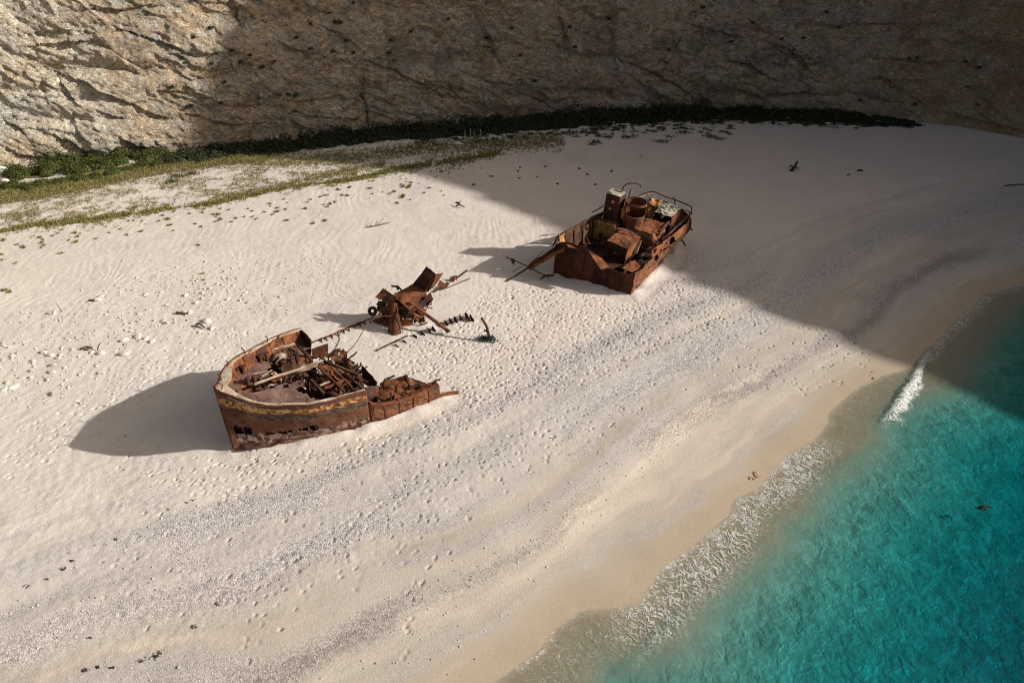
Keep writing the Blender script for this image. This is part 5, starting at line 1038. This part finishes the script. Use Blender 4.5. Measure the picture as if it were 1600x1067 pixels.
for i, (x, y, k, sc) in enumerate([(18, 296, 3, .75), (42, 298, 2, .5), (64, 293, 3, .7), (95, 289, 2, .55), (122, 285, 3, .7), (150, 281, 2, .5), (178, 275, 3, .7), (206, 268, 2, .5), (30, 280, 0, .75), (75, 276, 1, .7), (130, 272, 0, .7), (165, 266, 1, .65), (225, 262, 3, .7), (248, 258, 2, .5), (272, 252, 3, .7), (285, 247, 0, .6)]):
    put_shrub(k, tuple(on(x, y - 3, -.05)), sc, i * 2.3, 'sunlit green shrub at the foot of the lit cliff on the left', 'sunlit shrubs at the cliff foot', 1.2)
# the shaded belt reads as one thicket
bl_ = [(262, 250), (300, 243), (340, 239), (380, 235), (420, 232), (460, 227), (500, 222), (540, 217), (580, 214), (620, 210), (660, 208), (700, 206), (740, 203), (780, 199), (820, 196), (860, 193), (900, 190), (940, 187), (980, 185), (1020, 183), (1060, 181), (1100, 180), (1140, 180), (1180, 180), (1220, 180), (1260, 181), (1300, 183), (1340, 186), (1380, 188), (1412, 190)]
V_, F_, off_ = [], [], 0
q = resample([on(x, y) for x, y in bl_], 120)
for i in range(120):
    f_ = i / 119.0; big_ = .55 + .75 * bump1(f_, .42, .22) + .35 * bump1(f_, .68, .10); big_ *= 1 - .75 * sstep(.90, 1.0, f_)
    for row in range(3):
        h_ = big_ * rng.uniform(.45, 1.0) * (1.55 if rng.rand() < .3 else 1.0) * (1.0, .75, .42)[row]; c_ = q[i] + (rng.normal(0, .4), (.9, -.5, -2.0)[row] + rng.normal(0, .4), -.1)
        v, f = crown(1.35 * (.6 + .4 * h_), 1.2 * (.6 + .4 * h_), 1.25 * h_, int(430 * (.5 + .5 * h_)), .15, 300 + i * 3 + row)
        c_[2] = gz(c_[0], c_[1]) - .05; V_.append(v + c_); F_.append(f + off_); off_ += len(v)
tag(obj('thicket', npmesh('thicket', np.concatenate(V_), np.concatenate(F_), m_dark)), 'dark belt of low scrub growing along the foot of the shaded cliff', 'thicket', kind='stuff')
# flat creeping plants on the sand before it
V_, F_, off_ = [], [], 0
def creep(p, r_, n, flat_=.12):
    global off_
    a = rng.uniform(0, 6.28, n); d = np.sqrt(rng.uniform(0, 1, n)) * r_ * (1 + .4 * np.sin(a * 3 + p[0])); P = np.stack([p[0] + d * np.cos(a), p[1] + .8 * d * np.sin(a), p[2] + rng.uniform(.01, flat_, n)], 1)
    Nn = rng.normal(0, .5, (n, 3)) + (0, 0, 1); Nn /= np.linalg.norm(Nn, axis=1, keepdims=True); v, f = cards(P, Nn, rng.uniform(.06, .13, n)); V_.append(v); F_.append(f + off_); off_ += len(v)
for _ in range(230):
    f_ = rng.uniform(0, 1) ** .8; x = 900 + f_ * 530; y = np.interp(x, [900, 1000, 1100, 1200, 1300, 1420], [200, 196, 191, 190, 192, 194]) + abs(rng.normal(0, 1)) * (10 if x < 1150 else 4) - 2
    creep(on(x, y), rng.uniform(.2, .75), rng.randint(25, 110))
for _ in range(150):
    x = rng.uniform(640, 980); y = np.interp(x, [640, 760, 880, 980], [222, 216, 208, 200]) + rng.normal(0, 5); creep(on(x, y), rng.uniform(.2, .6), rng.randint(15, 60), .25)
for x, y, r_ in [(277, 276, .9), (301, 272, .7), (268, 285, .7), (1035, 222, 1.0), (930, 223, .8), (1110, 214, .9), (980, 215, .9), (1068, 208, 1.0)]: creep(on(x, y), r_, 160, .2)
tag(obj('ground_cover', npmesh('ground_cover', np.concatenate(V_), np.concatenate(F_), m_creep)), 'flat dark creeping plants scattered on the sand before the thicket', 'ground cover', kind='stuff')
# grass: the yellow-green strip, and thin tufts between it and the shrubs
def blades(P, h, lean=.5):
    n = len(P); a = rng.uniform(0, 6.28, n); w_ = np.stack([np.cos(a), np.sin(a), 0 * a], 1) * .022; b_ = rng.uniform(0, 6.28, n)
    l = np.stack([np.cos(b_), np.sin(b_), 0 * b_], 1) * (rng.uniform(.1, 1, n) * lean * h)[:, None]; up = np.stack([0 * a, 0 * a, h], 1)
    return np.stack([P - w_, P + w_, P + l * .4 + up * .6 + w_ * .7, P + l + up], 1).reshape(-1, 3), np.arange(4 * n).reshape(-1, 4)
def tuftpts(c_, r_, n): a = rng.uniform(0, 6.28, n); d = r_ * np.sqrt(rng.uniform(0, 1, n)); return np.stack([c_[0] + d * np.cos(a), c_[1] + d * np.sin(a), np.full(n, c_[2] - .02)], 1)
G_, D_ = [], []
strip = resample([on(x, y) for x, y in [(-30, 373), (0, 362), (60, 352), (130, 345), (200, 335), (270, 326), (330, 318), (390, 306), (450, 294), (510, 286), (560, 279), (620, 266), (680, 256), (740, 247), (780, 240)]], 400)
for i in range(400):
    wdt = .3 + 1.1 * abs(vnoise(np.array(i * .09), np.array(0.), seed=401)) + .5 * sstep(230, 330, i)
    for _ in range(int(13 * (.25 + .9 * (vnoise(np.array(i * .13), np.array(3.), seed=402) > -.45)))):
        o_ = rng.normal(0, .5) * wdt; o_ *= 1 + .7 * abs(o_); c_ = strip[i] + rng.normal(0, .12, 3) + np.array([o_ * .35, o_, 0]); c_[2] = gz(c_[0], c_[1]); (G_ if rng.rand() < .78 else D_).append(tuftpts(c_, .11, 8))
def rowpts(pts, n, spread): 
    q = resample([on(x, y) for x, y in pts], 300); i = rng.randint(0, 300, n); c_ = q[i] + np.stack([rng.normal(0, .2, n), rng.normal(0, spread, n), np.zeros(n)], 1); return c_
for c_ in rowpts([(330, 312), (400, 300), (450, 288), (520, 272), (600, 258)], 1100, .8): c_[2] = gz(c_[0], c_[1]); (G_ if rng.rand() < .55 else D_).append(tuftpts(c_, .16, 6))
for c_ in rowpts([(400, 250), (480, 250), (560, 245), (640, 235), (720, 228), (800, 225), (880, 219)], 4600, 1.8): c_[2] = gz(c_[0], c_[1]); (G_ if rng.rand() < .6 else D_).append(tuftpts(c_, .16, 7))
for c_ in rowpts([(-20, 315), (60, 305), (140, 292), (220, 274), (300, 262), (380, 252), (420, 248)], 5200, .85): c_[2] = gz(c_[0], c_[1]); (D_ if rng.rand() < .75 else G_).append(tuftpts(c_, .18, 6))
n = 0
while n < 11000:                                        # thin patchy growth on the pale ground
    x = rng.uniform(-20, 560); y = rng.uniform(np.interp(x, [0, 200, 400, 560], [318, 284, 256, 248]), np.interp(x, [0, 200, 400, 560], [358, 330, 300, 272])); p = on(x, y); n += 1
    if vnoise(np.array(p[0] / 2.6), np.array(p[1] / 2.0), seed=403) + .7 * vnoise(np.array(p[0] / .7), np.array(p[1] / .7), seed=404) < rng.normal(.05, .35): continue
    (D_ if rng.rand() < .72 else G_).append(tuftpts(p, .16, 4))
for c_ in rowpts([(-20, 306), (60, 297), (140, 285), (220, 268), (300, 254), (390, 246)], 2600, .7): c_[2] = gz(c_[0], c_[1]); (G_ if rng.rand() < .7 else D_).append(tuftpts(c_, .2, 8))
for c_ in rowpts([(-20, 296), (60, 288), (130, 278), (200, 263), (280, 249)], 1800, .6): c_[2] = gz(c_[0], c_[1]); (G_ if rng.rand() < .8 else D_).append(tuftpts(c_, .2, 9))
P1, P2 = np.concatenate(G_), np.concatenate(D_)
v1, f1_ = blades(P1, rng.uniform(.08, .34, len(P1))); v2, f2_ = blades(P2, rng.uniform(.05, .20, len(P2)), 1.2)
me = npmesh('grass', np.concatenate([v1, v2]), np.concatenate([f1_, f2_ + len(v1)]), [m_grass, m_dry]); me.polygons.foreach_set('material_index', np.concatenate([np.zeros(len(f1_), np.int32), np.ones(len(f2_), np.int32)]))
tag(obj('grass', me), 'strip of yellow-green grass and thin dry tufts on the upper beach', 'grass', kind='stuff')
# single tufts out on the sand
tm = []
for k in range(4):
    P = tuftpts((0, 0, 0), (.16, .22, .12, .26)[k], (60, 80, 45, 90)[k]); v, f = blades(P, rng.uniform(.08, .34, len(P)), 1.0); v2, f2_ = cards(tuftpts((0, 0, .06), .2, 12), np.tile([[0., 0, 1]], (12, 1)), np.full(12, .04)); me = npmesh('grass_tuft', np.concatenate([v, v2]), np.concatenate([f, f2_ + len(v)]), m_grass); tm.append(me)
for i, (x, y) in enumerate([(37, 386), (66, 385), (104, 380), (31, 407), (123, 366), (157, 371), (174, 366), (245, 343), (252, 341), (318, 355), (338, 340), (365, 338), (415, 320), (437, 325), (452, 318), (360, 347), (130, 362), (72, 372), (12, 408), (88, 398), (415, 333), (300, 340), (512, 305), (528, 300), (540, 309), (551, 295), (583, 290), (606, 305), (497, 312), (570, 305), (600, 296), (475, 325), (150, 345), (395, 330), (225, 352), (20, 453), (310, 433), (75, 615), (318, 432), (14, 450), (640, 282), (655, 290), (668, 276), (690, 270), (620, 285), (705, 262), (730, 258), (640, 300), (662, 300)] + [(x, np.interp(x, [0, 200, 400, 560, 700], [372, 346, 322, 298, 276]) + abs(rng.normal(0, 16))) for x in rng.uniform(0, 700, 70)]):
    x, y = x + rng.normal(0, 5), y + rng.normal(0, 4)
    o = obj('grass_tuft', tm[i % 4]); o.location = on(x, y); o.rotation_euler = (0, 0, i * 2.1); o.scale = (rng.uniform(.35, 1.1), rng.uniform(.35, 1.0), rng.uniform(.4, .9)); tag(o, 'small green grass tuft growing alone in bare pale sand', 'grass tuft', 'lone grass tufts on the sand')
# bushes clinging to the cliff face
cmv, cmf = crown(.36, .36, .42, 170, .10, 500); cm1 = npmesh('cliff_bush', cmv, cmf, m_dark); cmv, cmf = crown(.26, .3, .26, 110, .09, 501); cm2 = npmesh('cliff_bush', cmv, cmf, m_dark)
for i, (x, y) in enumerate([(303, 60), (286, 93), (290, 98), (338, 83), (362, 81), (375, 98), (351, 130), (330, 100), (346, 162), (294, 168), (300, 166), (269, 136), (390, 88), (329, 46), (486, 38), (515, 21), (523, 36), (531, 36), (553, 6), (464, 60), (485, 77), (521, 82), (540, 65), (552, 84), (608, 83), (410, 107), (405, 155), (437, 149), (462, 150), (452, 149), (462, 174), (429, 97), (641, 50), (610, 64), (800, 45), (890, 45), (897, 75), (835, 128), (812, 87), (1040, 98), (1046, 80), (1098, 12), (1176, 37), (1142, 65), (1220, 62), (1311, 43), (1420, 93), (1434, 91), (1510, 97), (1529, 106), (1528, 165), (1512, 136), (1430, 163), (1343, 158), (1240, 78), (1255, 60), (1158, 100), (1290, 20), (700, 30), (760, 60), (950, 30)]):
    p, nn_ = cliff_pt(x, y); o = obj('cliff_bush', (cm1, cm2)[i % 2]); o.location = (p[0] + nn_[0] * .05, p[1] + nn_[1] * .05, p[2] - .1); o.rotation_euler = (0, 0, i); s_ = (.8, 1.1, .65, .9)[i % 4]; o.scale = (s_, s_, s_); tag(o, 'small dark bush rooted in a crack of the cliff face', 'bush', 'bushes on the cliff face')

# ================================================================== STONES AND FLOTSAM
m_st, nt, b = mat('white_stone'); v = coord(nt); inf = N(nt, 'ShaderNodeObjectInfo').outputs['Random']
c = ramp(nt, noise(nt, v, 2.2, 6, .65), [(.3, (.42, .37, .30)), (.5, (.62, .58, .51)), (.7, (.74, .71, .65))]); c = mix(nt, mth(nt, 'MULTIPLY', ramp(nt, inf, [(.6, 0.0), (.95, 1.0)]), .6), c, (.42, .30, .19)); nt.links.new(c, b.inputs['Base Color']); b.inputs['Roughness'].default_value = .85; bump(nt, noise(nt, v, 6, 5, .65), .6, .08, b)
def stone_mesh(seed, flat_):
    bm = bmesh.new(); bmesh.ops.create_icosphere(bm, subdivisions=3, radius=1); co = np.array([v.co[:] for v in bm.verts])
    f1, f2, cid, ox, oy = worley(co[:, 0] * 1.3 + seed, co[:, 1] * 1.3 + co[:, 2], seed); r_ = 1 + .25 * fbm(co[:, 0] * 1.1 + seed, co[:, 1] * 1.1, co[:, 2] * 1.1, 3, seed=seed) + .12 * (cid - .5)
    co = co * r_[:, None] * np.array([1, .72, flat_]); f = [[v.index for v in q.verts] for q in bm.faces]; bm.free(); return npmesh('stone', co, f, m_st, None, True)
sms = [stone_mesh(600 + k, (.5, .62, .42, .7, .55, .48)[k]) for k in range(6)]
spots = [(80, 555, .42), (68, 551, .38), (4, 563, .3), (92, 560, .3), (19, 556, .3), (82, 571, .46), (81, 582, .42), (52, 564, .3), (54, 573, .25), (48, 580, .3), (48, 590, .28), (20, 606, .6), (6, 610, .5), (11, 598, .3), (62, 598, .22), (75, 594, .3), (81, 593, .2), (97, 601, .2), (125, 585, .22), (129, 584, .22), (155, 583, .3), (163, 583, .22), (95, 555, .3), (96, 546, .2), (217, 491, .3), (228, 460, .3), (225, 462, .25), (224, 441, .22), (290, 462, .4), (307, 473, .4), (314, 458, .3), (317, 458, .26), (297, 489, .4), (331, 514, .4), (323, 502, .6), (312, 519, .26), (288, 488, .35), (293, 501, .25), (255, 502, .4), (260, 505, .35), (241, 501, .25), (78, 490, .4), (84, 489, .4), (34, 488, .2), (50, 489, .22), (152, 469, .5), (158, 464, .4), (195, 532, .5), (228, 530, .4), (238, 534, .4), (215, 527, .55), (194, 554, .5), (158, 552, .5), (144, 551, .35), (205, 518, .22), (218, 523, .3), (196, 516, .25), (316, 467, .25), (328, 451, .3), (345, 472, .22), (356, 468, .3), (375, 470, .25), (388, 473, .3), (384, 458, .25)]
n = 0
while len(spots) < 250:
    x, y = rng.uniform(0, 470), rng.uniform(395, 640)
    dens = bump1(x, 340, 90) * bump1(y, 450, 45) + .8 * bump1(x, 60, 90) * bump1(y, 560, 50) + .45 * bump1(x, 200, 120) * bump1(y, 510, 40)
    if rng.rand() < dens and not (x > 330 and y > 505): spots.append((x, y, rng.uniform(.10, .24)))
for _ in range(26): spots.append((rng.uniform(480, 800), rng.uniform(280, 400), rng.uniform(.08, .16)))
for i, (x, y, s_) in enumerate(spots):
    o = obj('stone', sms[i % 6]); r_ = s_ * .62; o.location = on(x, y, r_ * .12); o.rotation_euler = (rng.uniform(-.3, .3), rng.uniform(-.3, .3), rng.uniform(0, 6.3)); o.scale = (r_, r_ * rng.uniform(.8, 1.1), r_ * rng.uniform(.8, 1.1))
    big_ = s_ >= .38; tag(o, 'large white rounded stone lying half sunk in the dry sand' if big_ else 'small pale stone scattered on the dry sand', 'stone', 'large stones on the sand' if big_ else 'small stones on the sand')
# pebbles: one mass
bm = bmesh.new(); bmesh.ops.create_icosphere(bm, subdivisions=1, radius=1); pv = np.array([v.co[:] for v in bm.verts]); pf = np.array([[v.index for v in q.verts] for q in bm.faces]); bm.free()
V_, F_, off_ = [], [], 0
def peb(x, y, r_):
    global off_
    s_ = np.array([1, rng.uniform(.6, 1), rng.uniform(.4, .8)]) * r_ * (1 + rng.normal(0, .12, (len(pv), 1))); V_.append(pv * s_ + (x, y, gz(x, y) + r_ * .2)); F_.append(pf + off_); off_ += len(pv)
for poly, dens, r0 in [([(0, 640), (0, 520), (250, 420), (520, 400), (480, 500), (330, 530), (150, 640)], 3.0, .05), ([(700, 760), (1000, 690), (1050, 640), (800, 690), (600, 760), (560, 820)], 2.5, .04), ([(0, 950), (260, 800), (480, 730), (620, 700), (560, 760), (300, 880), (60, 1000)], 2.5, .04), ([(450, 1067), (640, 900), (900, 740), (1060, 640), (1120, 640), (900, 830), (700, 1067)], 2.0, .035)]:
    for x, y in scatter(poly, dens, -.2): peb(x, y, r0 * rng.uniform(.6, 1.7))
bm = bmesh.new(); bmesh.ops.create_icosphere(bm, subdivisions=1, radius=1); bm.free()
gi = np.argwhere((grv > .25) & (np.abs(X) < 50) & (Y > 16) & (Y < 70) & (D > 1)); rng.shuffle(gi); n = 0
for i, j in gi:
    if n >= 6500: break
    if rng.rand() > grv[i, j] * 1.1: continue
    n += 1; peb(gx[i] + rng.uniform(-.05, .05), gy[j] + rng.uniform(-.05, .05), .026 * math.exp(rng.normal(0, .35)))
m_peb, nt, b = mat('shingle'); g = N(nt, 'ShaderNodeNewGeometry').outputs['Random Per Island']; nt.links.new(ramp(nt, g, [(.0, (.20, .19, .185)), (.45, (.40, .375, .36)), (.8, (.58, .54, .50)), (1.0, (.60, .57, .53))]), b.inputs['Base Color']); b.inputs['Roughness'].default_value = .85
tag(obj('pebbles', npmesh('pebbles', np.concatenate(V_), np.concatenate(F_), m_peb)), 'loose pale pebbles strewn over the beach', 'pebbles', kind='stuff')
for i, (x, y, s_) in enumerate([(4, 271, 1.0), (9, 284, .55), (33, 268, .6), (60, 263, .5)]):
    o = obj('boulder', sms[(i + 1) % 6]); o.location = on(x, y, s_ * .2); o.scale = (s_, s_, s_); o.rotation_euler = (.2, .1, i * 2.2); tag(o, ['pale large boulder at the cliff foot on the far left edge', 'pale small boulder just below the large one at far left', 'grey boulder against the lit cliff foot behind the shrubs', 'grey boulder half hidden by green shrubs under the cliff'][i], 'boulder')
# posts, driftwood and the like
m_post, nt, b = mat('bleached_wood'); nt.links.new(ramp(nt, noise(nt, mapping(nt, coord(nt), (1, 1, .2)), 8, 4), [(.3, (.30, .27, .23)), (.7, (.50, .47, .42))]), b.inputs['Base Color']); b.inputs['Roughness'].default_value = .9
m_wood, nt, b = mat('driftwood'); nt.links.new(ramp(nt, noise(nt, mapping(nt, coord(nt), (1, 1, .3)), 6, 4), [(.3, (.05, .036, .026)), (.7, (.16, .12, .09))]), b.inputs['Base Color']); b.inputs['Roughness'].default_value = .9
m_char, nt, b = mat('dark_driftwood'); nt.links.new(ramp(nt, noise(nt, coord(nt), 6, 4), [(.3, (.012, .010, .009)), (.7, (.045, .035, .028))]), b.inputs['Base Color']); b.inputs['Roughness'].default_value = .9
m_weed, nt, b = mat('dry_seaweed'); nt.links.new(ramp(nt, noise(nt, coord(nt), 9, 4), [(.3, (.018, .015, .011)), (.7, (.06, .05, .034))]), b.inputs['Base Color']); b.inputs['Roughness'].default_value = .9
m_orange, nt, b = mat('orange_cord'); nt.links.new(ramp(nt, noise(nt, coord(nt), 20, 3), [(.3, (.42, .20, .03)), (.7, (.62, .33, .06))]), b.inputs['Base Color']); b.inputs['Roughness'].default_value = .7
for k, (x, y, h, lx) in enumerate([(727, 224, 1.5, .02), (736, 224, 1.75, -.03), (740.5, 225, 1.6, .05), (751.5, 222, 1.55, .0)]):
    p = on(x, y); mb = MB().tube([p + (0, 0, -.3), p + (lx * .5, 0, h * .5), p + (lx, 0, h)], .055, 7, r2=.04); o = mb.build('post', m_post); tag(o, 'thin bleached post standing in the grass before the thicket', 'post', 'bleached posts in the grass')
for k, (x, y, s_) in enumerate([(716, 226, .5), (722, 227, .3), (746, 227, .25), (955, 194, .45), (948, 193, .3)]):
    o = obj('stone', sms[k]); o.location = on(x, y, s_ * .2); o.scale = (s_, s_ * .8, s_); o.rotation_euler = (0, 0, k); tag(o, 'grey stone lying among shaded grass at the thicket edge', 'stone', 'stones at the thicket edge')
def stick(name, pts, r_, mt, label, cat, br=()):
    mb = MB(); q = resample(pts, 10) if len(pts) > 2 else np.array(pts); mb.tube(list(q), r_, 6, r2=r_ * .6)
    for a, b_, rr_ in br: mb.tube([a, lp(a, b_, .5) + (0, 0, .03), b_], rr_, 5, r2=rr_ * .6)
    return tag(mb.build(name, mt), label, cat)
stick('driftwood_branch', [on(572, 356, .05), on(590, 354, .12), on(609, 349, .10)], .06, m_wood, 'long thin driftwood branch on sunlit sand at the shade edge', 'driftwood', [(on(590, 354, .1), on(600, 346, .3), .03), (on(580, 355, .06), on(576, 350, .2), .03)])
stick('driftwood_branch', [on(712, 324, .1), on(718, 324, .25), on(726, 326, .15)], .09, m_wood, 'short forked driftwood branch near the sunlit end of the shade', 'driftwood', [(on(718, 324, .2), on(720, 320, .5), .04)])
stick('stick', [on(97, 487, -.1), on(95, 487, .35), on(93, 488, .75)], .03, m_char, 'thin dark stick standing upright in the left sand', 'stick')
stick('stick', [on(153, 549, .1), on(156, 546, .3), on(160, 545, .5)], .045, m_char, 'short dark stick leaning on a pair of pale stones', 'stick')
stick('driftwood_log', [on(139, 471, .06), on(148, 470, .09), on(156, 469, .08)], .09, m_char, 'dark short log lying against white stones on upper sand', 'log')
stick('driftwood_log', [on(276, 490, .08), on(284, 491, .10), on(293, 492, .08)], .10, m_wood, 'brown log lying below the cluster of pale stones', 'log')
stick('driftwood_log', [on(305, 511, .05), on(312, 509, .2), on(320, 514, .1)], .10, m_wood, 'bent brown driftwood piece lying just behind the bow', 'log')
mb = MB()
for a, b_ in (((126, 546), (134, 543)), ((134, 543), (143, 543.5)), ((143, 543.5), (137, 547.5)), ((137, 547.5), (126, 546))): mb.bar(on(*a, .06), on(*b_, .06), .10, .10)
tag(mb.build('wooden_frame', m_wood), 'small brown wooden frame lying flat among pale stones', 'frame')
stick('driftwood_stump', [on(1236, 268, .05), on(1240, 266, .3), on(1244, 262, .7)], .2, m_char, 'black forked driftwood stump alone on the shaded beach', 'driftwood', [(on(1240, 266, .3), on(1233, 264, .35), .12), (on(1240, 266, .3), on(1246, 265, .2), .1)])
stick('driftwood_piece', [on(1340, 268, .05), on(1344, 267.5, .12), on(1348, 268, .05)], .12, m_char, 'small dark flat driftwood piece right of the black stump', 'driftwood')
stick('driftwood_piece', [on(1324, 275, .05), on(1328, 273, .1)], .07, m_char, 'tiny dark driftwood piece just below the flat one', 'driftwood')
stick('driftwood_piece', [on(1569, 291, .03), on(1585, 290, .1), on(1600, 289, .05)], .07, m_char, 'long dark driftwood at the far right of the shaded beach', 'driftwood')
for i, (x, y) in enumerate([(690, 299), (767, 276), (810, 268), (811, 279), (870, 288), (838, 277), (905, 264), (853, 261), (917, 273), (1002, 245), (812, 262), (740, 290), (930, 289), (955, 268), (620, 318), (714, 318)]):
    p = on(x, y, .04); a_ = rng.uniform(0, 3.1); e_ = np.array([math.cos(a_), math.sin(a_), 0]) * rng.uniform(.12, .30); o = MB().tube([p - e_, p + rng.normal(0, .05, 3) + (0, 0, .04), p + e_ * rng.uniform(.5, 1)], rng.uniform(.04, .11), 6, r2=rng.uniform(.03, .08)).build('driftwood_chunk', m_char); tag(o, 'small dark chunk of driftwood on the shaded upper sand', 'driftwood', 'dark chunks on the upper sand')
cd = MB().tube(resample([on(1180, 737, .05), on(1182, 742, .08), on(1186, 747, .06)], 8), .028, 6).build('orange_stick', m_orange); tag(cd, 'straight orange stick lying on wet sand near the foam', 'stick')
cd = MB().tube(resample([on(1173, 749, .05), on(1175, 746, .09), on(1179, 747, .07), on(1180, 750, .05)], 12), .026, 6).build('orange_hook', m_orange); tag(cd, 'small curled orange cord on wet sand beside the orange stick', 'cord')
for i, (x, y, n_) in enumerate([(132, 1047, 22), (153, 1041, 14), (175, 1043, 16), (219, 1033, 18), (243, 1025, 24), (252, 1018, 10), (304, 980, 8), (139, 995, 6), (341, 944, 6), (302, 978, 8), (97, 889, 16), (112, 876, 10), (72, 905, 8), (45, 915, 8), (180, 843, 6), (262, 796, 6), (293, 785, 6), (303, 780, 5)]):
    p = on(x, y, .01); mb = MB()
    for _ in range(max(4, n_ // 2)): c_ = p + np.array([rng.normal(0, .06), rng.normal(0, .05), 0]); t0 = rng.uniform(0, 6.3); e_ = np.array([math.cos(t0), math.sin(t0), 0]) * rng.uniform(.06, .10); mb.tube([c_ - e_, c_ + (0, 0, rng.uniform(.01, .04)), c_ + e_], .012, 4)
    tag(mb.build('seaweed_clump', m_weed), 'small dark clump of dry seaweed on the near beach', 'seaweed', 'seaweed clumps on the near beach')
p = at(1535, 792, ZS - .05); mb = MB()
for k in range(9): c_ = p + np.array([rng.normal(0, .14), rng.normal(0, .08), rng.normal(0, .02)]); t0 = rng.uniform(-.8, .4); e_ = np.array([math.cos(t0), math.sin(t0), .1]) * rng.uniform(.1, .25); mb.tube([c_ - e_, c_ + (0, 0, .05), c_ + e_], .035, 5)
tag(mb.build('floating_weed', m_dark), 'dark clump of weed floating in the turquoise water', 'seaweed')
